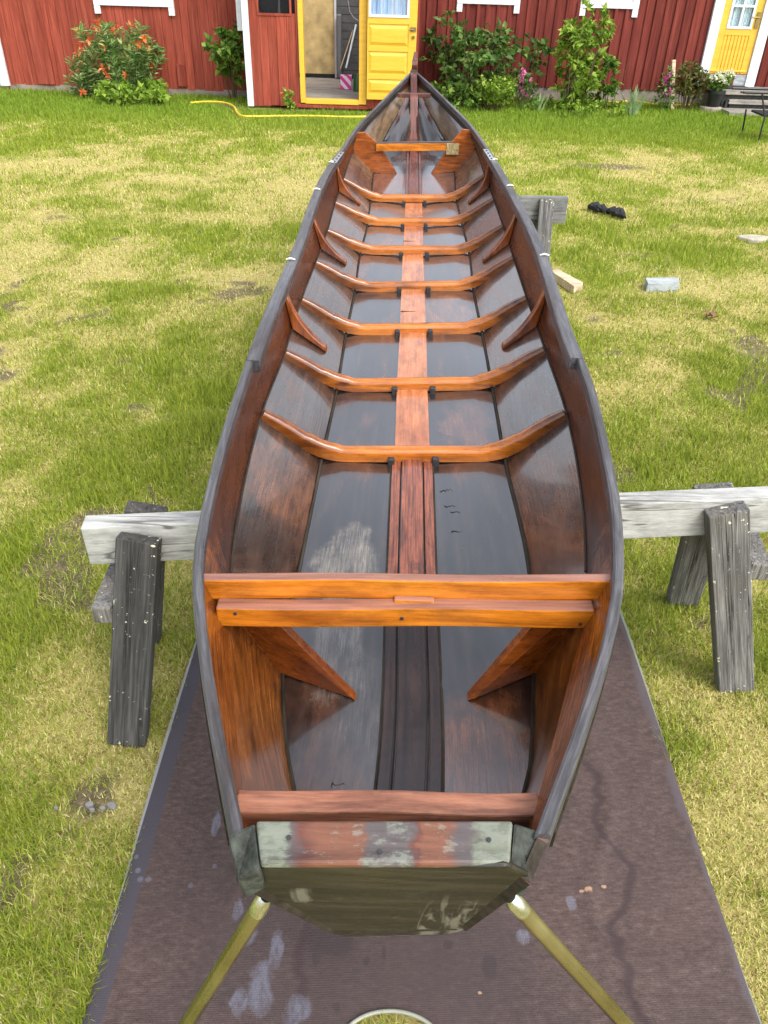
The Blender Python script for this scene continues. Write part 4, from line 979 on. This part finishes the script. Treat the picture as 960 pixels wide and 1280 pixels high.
# yellow frame
m = MB(); m.box(dx0 - .075, dx0, YP - .05, YP + .09, zth - .06, zd + .09); m.box(dx1, dx1 + .12, YP - .05, YP + .09, zth - .06, zd + .09); m.box(dx0, dx1, YP - .049, YP + .09, zd, zd + .09); m.box(dx0, dx1, YP - .056, YP + .10, zth - .07, zth)
m.build('door_frame', M['yellow'], h1, .006)
# interior
ix0, ix1 = dx0 - .55, px1 - .1
m = MB(); yb = YP + .10
for k in range(int((YI - YP) / .268) + 1):
    m.box(ix0, ix1, yb, yb + .262, zth - .05, zth - .008 + .006 * (k % 2)); yb += .268
m.build('porch_floor', M['boards'], h1, .004)
xs1 = at_y(418.5, 60, YI).x
zb = at_y(400, 92, YI).z
MB().box(ix0, xs1, YI, YI + .04, zb, HT).build('inner_panel', M['fibre'], h1)
MB().box(xs1, xs1 + .035, YI - .03, YI + .04, zth, HT).build('inner_trim', M['white'], h1)
MB().box(ix0, ix1, YI - .02, YI + .05, zth - .02, zb).build('inner_skirting', M['dark_room'], h1)
m = MB()
for k in range(16): m.box(xs1 + .04, ix1, YI + .02, YI + .04, zth + k * .13, zth + k * .13 + .122)
m.box(xs1 + .03, ix1 + .1, YI + .045, YI + .06, zth - .1, HT)
m.build('inner_lining', plain('dark boarding', (.10, .10, .10), .8, 0, .3, 6), h1, .003)
MB().box(ix1 - .02, ix1, YP + .1, YI, zth, HT).build('inner_lining', M['dark_room'], h1)
# open door leaf, hinged at the right frame and swung right back
hx = dx1 + .13; lw = at_y(520, 60, YP - .12).x - hx; ang = 0
zl0 = at_y(480, 124, YP - .1).z; zl1 = zl0 + 1.95; yd0, yd1 = YP - .17, YP - .125
gx0, gx1 = at_y(461, 10, yd0).x, at_y(512, 10, yd0).x; gz0 = at_y(487, 22, yd0).z
m = MB(); m.box(hx, gx0, yd0, yd1, zl0, zl1); m.box(gx1, hx + lw, yd0, yd1, zl0, zl1); m.box(gx0, gx1, yd0, yd1, zl1 - .12, zl1)
zz = [zl0, zl0 + .09, 0, 0, 0]; H_ = gz0 - zl0
m.box(gx0, gx1, yd0 + .012, yd1, zl0, gz0)                       # recessed field
for a, b in ((0, .07), (.26, .315), (.60, .655), (.925, 1.)): m.box(gx0, gx1, yd0, yd0 + .012, zl0 + a * H_, zl0 + b * H_)
for a, b in ((.07, .26), (.315, .60), (.655, .925)):             # raised panels with bevelled borders
    za, zb_ = zl0 + a * H_ + .02, zl0 + b * H_ - .02; zm1 = (za + zb_) / 2
    vs = [(gx0 + .01, yd0 + .012, za), (gx1 - .01, yd0 + .012, za), (gx1 - .01, yd0 + .012, zb_), (gx0 + .01, yd0 + .012, zb_), (gx0 + .05, yd0 - .006, za + .04), (gx1 - .05, yd0 - .006, za + .04), (gx1 - .05, yd0 - .006, zb_ - .04), (gx0 + .05, yd0 - .006, zb_ - .04)]
    m.add(vs, [(4, 5, 6, 7), (0, 1, 5, 4), (1, 2, 6, 5), (2, 3, 7, 6), (3, 0, 4, 7), (0, 3, 2, 1)])
door = m.build('door', M['yellow'], h1, .002); door['label'] = 'open yellow porch door with three panels'
s = MB(); f = .035; s.box(gx0, gx1, yd0 - .012, yd0 + .03, gz0, gz0 + f); s.box(gx0, gx0 + f, yd0 - .011, yd0 + .03, gz0 + f, zl1 - .12); s.box(gx1 - f, gx1, yd0 - .011, yd0 + .03, gz0 + f, zl1 - .12); s.box(gx0 + f, gx1 - f, yd0 - .012, yd0 + .03, zl1 - .16, zl1 - .12)
s.build('window_frame', M['white'], door, .003)
MB().box(gx0 + .01, gx1 - .01, yd0 + .006, yd0 + .010, gz0, zl1 - .13).build('pane', M['glass'], door)
n = 50; vs = []; fs = []
for i in range(n + 1):
    x = gx0 + (gx1 - gx0) * i / n; yy = yd0 + .028 + .007 * math.sin(i * .9) + .004 * math.sin(i * 2.3); vs += [(x, yy, gz0), (x, yy, zl1 - .12)]
    if i: fs.append((2 * i - 2, 2 * i, 2 * i + 1, 2 * i - 1))
MB().add(vs, fs).build('curtain', M['curtain_blue'], door, 0, 60)
a = at_y(516.5, 37, yd0 - .02); m = MB(); m.box(a.x - .045, a.x + .045, yd0 - .012, yd0, a.z - .03, a.z + .03); m.tube([(a.x, yd0 - .01, a.z), (a.x, yd0 - .05, a.z), (a.x - .07, yd0 - .05, a.z)], .010, 8); m.build('handle', M['latch'], door)
a = at_y(516.5, 47, yd0 - .02); m = MB(); m.tube([(a.x, yd0 - .012, a.z), (a.x, yd0, a.z)], .025, 12); m.build('keyhole', M['latch'], door)

# things inside the porch
def stick(name, label, x0, y0, x1, y1, Y0, Y1, r, mat):
    a, b = at_y(x0, y0, Y0), at_y(x1, y1, Y1); a.z = max(a.z, zth)
    tag(MB().tube([a, b], r, 8).build(name, mat, None, 0, 60, loc=(a.x, a.y, zth)), label, 'broom handle')
stick('broom_handle', 'pale straight broom handle leaning inside the porch', 432.5, 85, 445, 31, YI - .5, YI - .05, .018, plain('pale painted stick', (.55, .62, .66), .5))
stick('broom_handle', 'thin brown wooden broom handle leaning inside the porch', 425.5, 86, 441, 38, YI - .5, YI - .03, .012, plain('brown stick', (.38, .26, .14), .6))
a = at_y(432.5, 103, 15.45); w = .10
tag(MB().add([(a.x - .09, 15.4, zth), (a.x + .09, 15.4, zth), (a.x + .10, 15.4, zth + .21), (a.x - .10, 15.4, zth + .21), (a.x - .09, 15.58, zth), (a.x + .09, 15.58, zth), (a.x + .10, 15.6, zth + .21), (a.x - .10, 15.6, zth + .21)],
    [(0, 1, 2, 3), (5, 4, 7, 6), (1, 5, 6, 2), (4, 0, 3, 7), (0, 4, 5, 1)]).build('striped_box', M['pink'], None, 0, None, loc=(a.x, 15.5, zth)), 'pink and white striped box on the porch floor', 'box')
a = at_y(445, 96, 15.2); tag(MB().tube([(a.x + .03, 15.2, zth), (a.x + .03, 15.2, zth + .22), (a.x + .03, 15.2, zth + .27)], [.08, .08, .05], 14).build('green_canister', plain('dark green plastic', (.02, .10, .04), .4), None, 0, 50, loc=(a.x, 15.2, zth)), 'dark green canister just inside the porch door', 'canister')
cb = [at_y(x, y, 15.9) for x, y in ((436, -30), (435, 0), (437, 14), (442, 22), (448, 26))]
tag(MB().tube(cb, .008, 6).build('cable', plain('grey cable', (.4, .42, .42), .5), None, 0, 60, loc=tuple(cb[-1])), 'grey cable hanging in a loop inside the porch', 'cable')
a = at_y(425, 75, YI - .2); m = MB(); m.box(a.x - .06, a.x + .03, YI - .2, YI - .06, zth, zth + 1.05); tag(m.build('iron_stove_pipe', plain('smoky grey sheet', (.16, .17, .18), .5, .3), None, .02, loc=(a.x, YI - .2, zth)), 'grey sheet metal pipe standing in the porch corner', 'pipe')

# right house
h2 = thing('red_house', (5.0, 18.5, 0), 'deep red timber house with white framed windows and a yellow glazed door', 'house')
skips = []; wins = []
for (a, b) in (((569, 12), (650, 16)), ((722, 17), (797, 21))):
    p0, p1 = at_y(*a, YR), at_y(*b, YR); z0 = (p0.z + p1.z) / 2 + .20; wins.append((p0.x + .13, p1.x - .13, z0)); skips.append((p0.x + .13, p1.x - .13, z0, z0 + 1.15))
    print('rwin', p0, p1)
da, db = at_y(886, 85, YR).x, at_y(934, 88, YR).x
zdb = at_y(905, 92, YR).z; print('rdoor', da, db, zdb)
skips.append((da, db, zdb - .0, zdb + 2.0))
xe = 11.
planks(px1, xe, YR, .235, HT, .17, 9, .055, .022, skip=skips).build('wall', M['red2'], h2, .003)
MB().box(px1, xe, YR - .005, YR + .25, -.2, .245).build('footing', M['stone_base'], h2, .01)
for (a, b, z0) in wins: window(h2, a, b, z0, z0 + 1.15, YR, 2)
m = MB(); m.box(da - .17, da, YR - .07, YR + .05, zdb - .22, zdb + 2.1); m.box(db, db + .17, YR - .07, YR + .05, zdb - .22, zdb + 2.1); m.box(da - .17, db + .17, YR - .072, YR + .05, zdb + 2.1, zdb + 2.25)
m.build('door_casing', M['white'], h2, .005)
MB().box(da, db, YR - .045, YR + .05, zdb - .20, zdb - .01).build('door_sill', M['w_blue'], h2, .004)
m = MB(); gz0 = at_y(910, 34, YR).z - .02; gz1 = zdb + 1.85; fx0, fx1 = da + .13, db - .13
m.box(da, fx0, YR - .03, YR + .02, zdb, zdb + 2); m.box(fx1, db, YR - .03, YR + .02, zdb, zdb + 2); m.box(fx0, fx1, YR - .03, YR + .02, gz0 - .1, gz0); m.box(fx0, fx1, YR - .03, YR + .02, gz1, zdb + 2)
nb_ = 7
for k in range(nb_):
    a = fx0 + (fx1 - fx0) * k / nb_; m.box(a + .006, a + (fx1 - fx0) / nb_ - .006, YR - .024, YR + .01, zdb, gz0 - .1)
m.box(fx0, fx1, YR - .01, YR + .015, zdb, gz0 - .1); m.box(da + .02, db - .02, YR - .045, YR - .03, zdb + .03, zdb + .06)
door2 = m.build('door', M['yellow'], h2, .004)
s = MB(); f = .04; s.box(fx0, fx1, YR - .042, YR, gz0, gz0 + f); s.box(fx0, fx0 + f, YR - .041, YR, gz0 + f, gz1); s.box(fx1 - f, fx1, YR - .041, YR, gz0 + f, gz1); s.box((fx0 + fx1) / 2 - .018, (fx0 + fx1) / 2 + .018, YR - .040, YR, gz0 + f, gz1)
zq = at_y(912, 7, YR).z; s.box(fx0 + f, fx1 - f, YR - .039, YR, zq - .018, zq + .018); s.box(fx0 + f, fx1 - f, YR - .039, YR, zq + .45, zq + .486); s.build('window_frame', M['white'], door2, .003)
MB().box(fx0 + .01, fx1 - .01, YR - .012, YR - .006, gz0, gz1).build('pane', M['glass'], door2)
n = 60; vs = []; fs = []
for i in range(n + 1):
    x = fx0 + (fx1 - fx0) * i / n; yy = YR + .03 + .012 * math.sin(i * .8); vs += [(x, yy, gz0), (x, yy, gz1)]
    if i: fs.append((2 * i - 2, 2 * i, 2 * i + 1, 2 * i - 1))
MB().add(vs, fs).build('curtain', M['curtain'], door2, 0, 60)
a = at_y(945, 25, YR); m = MB(); hxx = db - .06; m.box(hxx - .03, hxx + .03, YR - .05, YR - .03, a.z - .12, a.z + .12); m.tube([(hxx, YR - .04, a.z + .04), (hxx, YR - .10, a.z + .04), (hxx - .12, YR - .10, a.z + .04)], .012, 8); m.build('handle', M['latch'], door2)
# wooden steps before the door
zt = zdb - .20
stp_ = thing('door_steps', ((da + db) / 2, 15.2, 0), 'weathered grey wooden steps before the yellow glazed door', 'steps')
h3 = ((904, 112.5, .33, 'l'), (912, 124.5, .19, 'm'), (912, 140, .055, 'n'))
prev = YR - .08
for k, (px_, py_, z_, _) in enumerate(h3):
    e = at_z(px_, py_, z_); xr_ = db + .8
    MB().box(e.x, xr_, e.y, prev, z_ - .07, z_).build('tread', M['boards'], stp_, .006)
    MB().box(e.x + .04, xr_ - .04, e.y + .05, e.y + .08, -.03, z_ - .075).build('riser', M['w_char'], stp_, .004)
    if k: MB().box(e.x - .05, e.x - .005, e.y + .02, prev + .25, -.02, z_ - .02).build('stringer', M['w_char'], stp_, .004)
    prev = e.y + .10
mt = at_z(904, 112.5, .33).y
tag(MB().box(da - .05, db - .05, mt + .12, YR - .12, .331, .348).build('door_mat', M['black_cloth'], None, .005, loc=((da + db) / 2, mt + .3, .33)), 'black door mat on the top step', 'door mat')

# ------------------------------------------------------------------ plants
M['leaf_mid'] = leafmat('mid green leaves', (.05, .11, .015), (.13, .25, .03), (.30, .40, .08))
M['leaf_dark'] = leafmat('dark green leaves', (.035, .085, .016), (.09, .18, .03), (.20, .30, .07))
M['leaf_light'] = leafmat('light green leaves', (.10, .19, .018), (.24, .38, .035), (.40, .50, .09))
M['leaf_grey'] = leafmat('grey green blades', (.07, .12, .05), (.17, .25, .11), (.30, .38, .20))
M['leaf_lily'] = leafmat('pale lily leaves', (.08, .16, .03), (.24, .38, .10), (.50, .58, .28))
M['leaf_red'] = leafmat('reddish tips', (.10, .07, .02), (.10, .16, .03), (.24, .09, .04))
M['orange_fl'] = leafmat('orange petals', (.55, .10, .025), (.72, .18, .05), (.80, .34, .12), .25)
M['pink_fl'] = leafmat('pink petals', (.50, .06, .25), (.75, .16, .42), (.85, .35, .55), .25)
M['white_fl'] = leafmat('cream petals', (.60, .62, .35), (.82, .83, .65), (.85, .85, .78), .2)
M['stemgreen'] = plain('green stems', (.06, .10, .025), .7); M['twig'] = plain('brown twigs', (.09, .055, .03), .85)

def leaves(name, P_, D_, L, W, mat, parent, rng, fold=.35, lobes=1):
    """leaf-sized folded faces at points P_ pointing along D_"""
    n = len(P_); P_ = np.repeat(P_, lobes, 0); D_ = np.repeat(D_, lobes, 0); tint = np.repeat(rng.random(n), lobes)
    D_ = D_ / (np.linalg.norm(D_, axis=1, keepdims=True) + 1e-9); N = len(P_)
    U = np.tile(np.array([0, 0, 1.]), (N, 1)) + .9 * rng.normal(size=(N, 3)); S = np.cross(D_, U); S /= np.linalg.norm(S, axis=1, keepdims=True) + 1e-9; Q = np.cross(S, D_)
    if lobes > 1:
        a = (np.tile(np.arange(lobes), n) - (lobes - 1) / 2) * .75; D2 = D_ * np.cos(a)[:, None] + S * np.sin(a)[:, None]; S = np.cross(Q, D2); D_ = D2
    l = (L * (.6 + .7 * rng.random(N)))[:, None]; w = (W * (.6 + .7 * rng.random(N)))[:, None]
    V = np.empty((N, 4, 3)); V[:, 0] = P_; V[:, 1] = P_ + D_ * l * .45 + S * w * .5 + Q * w * fold; V[:, 2] = P_ + D_ * l - Q * l * .12; V[:, 3] = P_ + D_ * l * .45 - S * w * .5 + Q * w * fold
    off = np.array(parent_world(parent)); V -= off
    base = np.arange(N, dtype=np.int32)[:, None] * 4; loops = (base + np.array([[0, 1, 2, 0, 2, 3]])).astype(np.int32)
    me = bpy.data.meshes.new(name); me.vertices.add(N * 4); me.vertices.foreach_set('co', V.astype(np.float32).ravel())
    me.loops.add(N * 6); me.loops.foreach_set('vertex_index', loops.ravel()); me.polygons.add(N * 2)
    me.polygons.foreach_set('loop_start', np.arange(0, N * 6, 3, dtype=np.int32)); me.polygons.foreach_set('loop_total', np.full(N * 2, 3, np.int32)); me.update(calc_edges=True)
    at = me.attributes.new('tint', 'FLOAT', 'POINT'); at.data.foreach_set('value', np.repeat(tint, 4).astype(np.float32)); me.materials.append(mat)
    o = bpy.data.objects.new(name, me); COL.objects.link(o); o.parent = parent; return o

def plant(name, label, cat, base, h, r, nst, nleaf, L, W, mat, seed, start=.15, spread=.09, base_r=.3, upw=.35, lobes=1, flowers=None, twig='twig', group=None, bulge=1., narrow=False, thick=.008):
    rng = np.random.default_rng(seed); base = Vector(base); root = thing(name, base, label, cat, group); sm = MB(); paths = []
    for k in range(nst):
        a = rng.uniform(0, 2 * math.pi); q = math.sqrt(rng.random()); hh = h * (1 - .45 * q ** 2 * rng.random()) * rng.uniform(.72, 1.0)
        b0 = np.array([base.x + base_r * r * q * math.cos(a), base.y + base_r * r * q * math.sin(a), base.z]); tp = np.array([base.x + r * q * math.cos(a), base.y + r * q * math.sin(a), base.z + hh])
        mid = b0 * .5 + tp * .5 + np.array([rng.normal(0, .05 * r), rng.normal(0, .05 * r), h * .08 * bulge])
        u = np.linspace(0, 1, 10)[:, None]; p = b0 * (1 - u) ** 2 + mid * 2 * u * (1 - u) + tp * u ** 2; paths.append(p)
        sm.tube([tuple(x) for x in p], [thick * (1 - .7 * i / 9) for i in range(10)], 5)
    sm.build('stems', M[twig], root, 0, 60)
    # clumps: leaves gather on short side shoots, so the outline stays uneven with gaps
    ns = max(nleaf // 7, 1); P_ = []; D_ = []
    for s_ in range(ns):
        p = paths[rng.integers(nst)]; u = start + (1 - start) * rng.random() ** .8; i = u * 9; i0 = min(int(i), 8); c = p[i0] + (p[i0 + 1] - p[i0]) * (i - i0); tang = p[i0 + 1] - p[i0]; tang /= np.linalg.norm(tang) + 1e-9
        d = rng.normal(size=3); d[2] = abs(d[2]) * .4 + upw * .5; d /= np.linalg.norm(d); tl = spread * (.4 + 1.2 * rng.random()) * (1.25 - .6 * u)
        if narrow:
            for j in range(7): dd = rng.normal(size=3); dd -= tang * dd.dot(tang); dd /= np.linalg.norm(dd) + 1e-9; P_.append(c + tang * rng.normal(0, .03)); D_.append(dd + tang * .6)
        else:
            for j in range(7): dd = d + rng.normal(size=3) * .75; dd[2] += -.15 + upw * .3; P_.append(c + d * tl * (j + 1) / 7 + rng.normal(size=3) * .015); D_.append(dd)
    leaves('foliage', np.array(P_), np.array(D_), L, W, mat, root, rng, .25, lobes)
    if flowers:
        kind, fm, nf, fs_ = flowers
        order = sorted(range(nst), key=lambda k: -paths[k][-1][2] + rng.random() * h * .5)
        for k in range(nf):
            tp = paths[order[k % nst]][-1]; P_ = []; D_ = []
            if kind == 'lily':
                c = tp + rng.normal(size=3) * np.array([.06, .06, .04]) - np.array([0, .12, .55 * h * rng.random() ** 2.2]); ax = np.array([rng.normal() * .5, -.8, .6])
                for j in range(6):
                    d = rng.normal(size=3) * .15 + ax * .5; a = j * math.pi / 3; d += np.array([math.cos(a), .0, math.sin(a)]) * .8; P_.append(c); D_.append(d)
            elif kind == 'spike':
                for j in range(42): u = rng.random(); P_.append(tp + np.array([0, 0, -.22 + .24 * u]) + rng.normal(size=3) * .035 * (1.15 - u)); D_.append(rng.normal(size=3))
            else:
                c = tp + rng.normal(size=3) * .03
                for j in range(26): d = rng.normal(size=3); d[2] = abs(d[2]); d /= np.linalg.norm(d); P_.append(c + d * .05); D_.append(d + rng.normal(size=3) * .5)
            leaves('flower', np.array(P_), np.array(D_), fs_[0], fs_[1], fm, root, rng, .15)
    return root

def gp(px, py): q = at_z(px, py, 0); return (q.x, q.y, -.01)
def onw(px, Y): q = at_y(px, 110, Y); return (q.x, Y, -.01)
def top(px, py, Y): return at_y(px, py, Y).z
# left
plant('lily_bush', 'tall lily bush covered in orange flowers against the red wall', 'flower bush', onw(160, 14.75), top(160, 25, 14.75), .72, 44, 2600, .14, .028, M['leaf_lily'], 11, .12, .05, .45, .6, flowers=('lily', M['orange_fl'], 30, (.085, .045)), twig='stemgreen', narrow=True)
plant('lily_bush', 'smaller spindly lily clump with one orange flower left of the tall bush', 'flower bush', onw(103, 14.7), top(103, 74, 14.7), .32, 14, 800, .14, .022, M['leaf_lily'], 12, .05, .05, .45, .6, flowers=('lily', M['orange_fl'], 3, (.11, .05)), twig='stemgreen', narrow=True)
plant('ground_plant', 'low bright green leafy plant at the foot of the lily bush', 'plant', onw(165, 14.2), .30, .62, 40, 1500, .10, .075, M['leaf_light'], 13, .2, .07, .85, .3, twig='stemgreen')
plant('sapling', 'slender young tree with broad leaves beside the porch corner', 'sapling', onw(291, 14.9), top(272, 28, 14.9), .46, 5, 430, .14, .09, M['leaf_mid'], 14, .3, .17, .12, .2, thick=.013)
plant('seedling', 'tiny green seedling growing at the porch door frame', 'seedling', onw(364, 13.95), .30, .08, 4, 90, .07, .05, M['leaf_light'], 15, .1, .04, .5, .3, twig='stemgreen')
# right
def gy(px, py): return at_z(px, py, 0).y
plant('rose_bush', 'large straggly dark green bush beside the open yellow door', 'bush', onw(578, 15.2), top(562, 14, 15.2), 1.0, 13, 850, .125, .085, M['leaf_dark'], 21, .12, .30, .35, .15, thick=.011)
plant('rose_bush', 'dark leafy bush leaning against the wall under the first window', 'bush', onw(632, 15.4), top(640, 28, 15.4), .66, 9, 560, .12, .08, M['leaf_dark'], 22, .2, .27, .3, .15, thick=.010)
plant('shrub', 'low rounded yellow green shrub before the dark bushes', 'shrub', gp(615, 137), top(612, 90, gy(615, 137)), .42, 24, 1500, .065, .038, M['leaf_light'], 23, .2, .10, .4, .3)
plant('maple_bush', 'tall upright bush with pale pointed maple leaves', 'bush', gp(712, 138), top(708, -4, gy(712, 138)), .50, 16, 760, .12, .055, M['leaf_light'], 24, .04, .15, .5, .1, lobes=3, thick=.010)
plant('maple_bush', 'small thin side shoot of maple leaves right of the tall bush', 'bush', gp(757, 138), top(765, 55, gy(757, 138)), .28, 5, 130, .11, .05, M['leaf_mid'], 25, .1, .12, .3, .1, lobes=3)
plant('pink_astilbe', 'pink flower spike among low dark leaves beside the round shrub', 'flowers', gp(653, 138), top(652, 84, gy(653, 138)), .13, 5, 300, .07, .04, M['leaf_dark'], 26, 0, .12, .8, .1, flowers=('spike', M['pink_fl'], 4, (.055, .04)), twig='stemgreen')
plant('pink_astilbe', 'pink flower spike beside the grey wooden post', 'flowers', gp(824, 138), top(825, 86, gy(824, 138)), .12, 5, 320, .07, .04, M['leaf_dark'], 27, 0, .13, .9, .1, flowers=('spike', M['pink_fl'], 4, (.055, .04)), twig='stemgreen')
def iris(label, px, py, h, n, seed):
    rng = np.random.default_rng(seed); b = Vector(gp(px, py)); root = thing('iris_tuft', b, label, 'plant'); m = MB()
    for k in range(n):
        a = rng.uniform(0, 2 * math.pi); q = rng.random(); o = Vector((math.cos(a), math.sin(a), 0)); hh = h * rng.uniform(.6, 1.05); p0 = b + o * .08 * q
        p = [p0 + o * (hh * .45 * q * u ** 1.6) + Vector((0, 0, hh * (u - .18 * q * u * u))) for u in (0, .35, .7, 1)]; sd = Vector((-o.y, o.x, 0)).lerp(Vector((1, 0, 0)), .5) * .018
        vs = []
        for x, f_ in zip(p, (1, 1, .8, .08)): vs += [x - sd * f_, x + sd * f_]
        m.add(vs, [(0, 1, 3, 2), (2, 3, 5, 4), (4, 5, 7, 6)])
    m.build('blades', M['iris'], root)
M['iris'] = plain('grey green iris blade', (.20, .30, .13), .5, 0, .4, 14)
iris('grey green tuft of iris blades below the second window', 789, 144, .46, 26, 28)
iris('pale tuft of blades left of the tall maple bush', 672, 139, .36, 20, 29)
plant('peony_bush', 'small bush with reddish shoots beside the flower pot', 'bush', gp(856, 138), top(856, 74, gy(856, 138)), .34, 16, 800, .09, .045, M['leaf_red'], 30, .35, .10, .3, .3)
plant('ground_plant', 'spreading low weeds along the foot of the right wall', 'plant', gp(720, 139), .16, .9, 40, 900, .07, .05, M['leaf_light'], 31, .1, .06, .95, .3, twig='stemgreen')
plant('ground_plant', 'leafy green weeds at the foot of the large dark bush', 'plant', gp(565, 134), .36, .75, 36, 1000, .09, .06, M['leaf_mid'], 32, .1, .08, .9, .3, twig='stemgreen')
# post
p = at_z(840, 138, 0); q = at_y(842, 75, p.y); tag(MB().bar((p.x, p.y, -.02), (q.x, p.y, q.z), .06, .06, (0, 1, 0)).build('wooden_post', M['w_pale'], None, .005, loc=(p.x, p.y, 0)), 'pale wooden post standing before the right wall', 'post')
# flower pot on a stone
YPOT = at_z(888, 136, .04).y; pb = at_y(893, 125, YPOT); pot = thing('flower_pot', (pb.x, YPOT, 0), 'black plastic flower pot beside the door steps', 'flower pot')
z0 = at_y(893, 133, YPOT).z; z1 = at_y(893, 112.5, YPOT).z
MB().tube([(pb.x, YPOT, z0), (pb.x, YPOT, z1 - .05), (pb.x, YPOT, z1 - .05), (pb.x, YPOT, z1)], [.10, .145, .16, .16], 20).build('pot_body', M['black_metal'], pot, 0, 40)
plant('hydrangea', 'cream white flowering plant in the black pot', 'plant', (pb.x, YPOT, z1 - .02), .24, .22, 16, 420, .08, .055, M['leaf_mid'], 33, .1, .05, .5, .3, flowers=('ball', M['white_fl'], 15, (.05, .045)), twig='stemgreen')
p = at_y(888, 135, YPOT); vs = [(p.x + .2 * math.cos(a), YPOT + .15 * math.sin(a), -.02) for a in np.linspace(0, 6.28, 12)[:-1]]
tag(MB().prism(vs, (0, 0, max(z0, .03) + .018)).build('stone', M['stone_base'], None, .02, loc=(p.x, YPOT, 0)), 'grey stone under the black flower pot', 'stone')

# yellow hose
M['hose'] = plain('yellow hose', (.60, .47, .025), .45, 0, .15)
def hose(pts, label):
    q = []; P3 = [at_z(x, y, .03) for x, y in pts]
    for i in range(len(P3) - 1):
        p0, p1, p2, p3 = P3[max(i - 1, 0)], P3[i], P3[i + 1], P3[min(i + 2, len(P3) - 1)]
        for u in np.linspace(0, 1, 8)[:-1]: q.append(.5 * ((2 * p1) + (p2 - p0) * u + (2 * p0 - 5 * p1 + 4 * p2 - p3) * u * u + (-p0 + 3 * p1 - 3 * p2 + p3) * u ** 3))
    q.append(P3[-1]); c = q[len(q) // 2]
    tag(MB().tube(q, .016, 10).build('garden_hose', M['hose'], None, 0, 60, loc=(c.x, c.y, 0)), label, 'hose')
hose(HPTS[0], 'yellow garden hose lying in the grass before the porch')
hose(HPTS[1], 'yellow garden hose half hidden by plants below the right wall')

# garden chair at the right edge
f0 = at_z(948, 177, 0); f1 = at_z(928, 165, 0); yc0 = f0.y
ch = thing('garden_chair', (f0.x + .25, f0.y + .2, 0), 'black metal garden chair cut off by the right edge', 'chair')
k0, k1 = at_y(956, 146, yc0), at_y(953, 120, yc0 + .05); a0, a1 = at_y(926, 115, yc0), at_y(950, 117, yc0)
xs_ = k0.x; zs_ = k0.z; za = a1.z
MB().tube([f0, k0, k1, (k1.x - .02, k1.y, za), tuple(a0)], .013, 8).build('leg', M['black_metal'], ch, 0, 60)
MB().tube([f1, (xs_, f1.y - .1, zs_)], .013, 8).build('leg', M['black_metal'], ch, 0, 60)
MB().tube([(xs_ + .55, yc0, 0), (xs_ + .40, yc0, zs_), (xs_ + .46, yc0, za)], .013, 8).build('leg', M['black_metal'], ch, 0, 60)
MB().tube([(xs_ + .55, yc0 + .45, 0), (xs_ + .40, yc0 + .45, zs_), (xs_ + .46, yc0 + .45, za)], .013, 8).build('leg', M['black_metal'], ch, 0, 60)
MB().box(xs_ - .03, xs_ + .42, yc0 - .01, yc0 + .46, zs_, zs_ + .03).build('seat', M['black_cloth'], ch, .01)
MB().bar((xs_ + .42, yc0 + .22, zs_ + .03), (xs_ + .56, yc0 + .22, zs_ + .55), .44, .03, (1, 0, 0)).build('backrest', M['black_cloth'], ch, .01)
for yy in (yc0, yc0 + .45): MB().tube([(a0.x + .04, yy, za + .01), (xs_ + .47, yy, za + .01)], .018, 8).build('armrest', M['black_metal'], ch, 0, 60)

# ------------------------------------------------------------------ light
EL, AZ = R_(52), R_(140)       # sun azimuth measured from +Y towards +X
w = bpy.data.worlds.new('World'); scene.world = w; w.use_nodes = True; nt = w.node_tree
bg = nt.nodes['Background']; sk = nt.nodes.new('ShaderNodeTexSky'); sk.sky_type = 'NISHITA'; sk.sun_disc = False; sk.sun_elevation = EL; sk.sun_rotation = AZ
sk.air_density = 1.; sk.dust_density = 3.; sk.ozone_density = 1.
hs = nt.nodes.new('ShaderNodeHueSaturation'); hs.inputs['Saturation'].default_value = .38
wc = nt.nodes.new('ShaderNodeTexCoord'); cn = nt.nodes.new('ShaderNodeTexNoise'); cn.inputs['Scale'].default_value = 2.6; cn.inputs['Detail'].default_value = 6; cn.inputs['Roughness'].default_value = .6
nt.links.new(wc.outputs['Generated'], cn.inputs['Vector'])
cr = nt.nodes.new('ShaderNodeMapRange'); nt.links.new(cn.outputs['Fac'], cr.inputs[0]); cr.inputs[1].default_value = .36; cr.inputs[2].default_value = .60; cr.inputs[3].default_value = 1.0; cr.inputs[4].default_value = 2.3
cm_ = nt.nodes.new('ShaderNodeVectorMath'); cm_.operation = 'SCALE'     # unseen bright cloud, added to silver the reflections in the boat floor
nt.links.new(sk.outputs[0], hs.inputs['Color']); nt.links.new(hs.outputs[0], cm_.inputs[0]); nt.links.new(cr.outputs[0], cm_.inputs['Scale']); nt.links.new(cm_.outputs[0], bg.inputs[0]); bg.inputs[1].default_value = .15
sun = bpy.data.lights.new('sun', 'SUN'); sun.energy = 1.0; sun.angle = R_(22); sun.color = (1, .95, .87)
so = bpy.data.objects.new('sun', sun); COL.objects.link(so)
d = Vector((math.sin(AZ) * math.cos(EL), math.cos(AZ) * math.cos(EL), math.sin(EL)))
so.rotation_euler = d.to_track_quat('Z', 'Y').to_euler(); so.location = (5, -5, 10)
scene.view_settings.view_transform = 'Standard'; scene.view_settings.look = 'None'; scene.view_settings.exposure = .70; scene.view_settings.gamma = 1
scene.cycles.max_bounces = 8
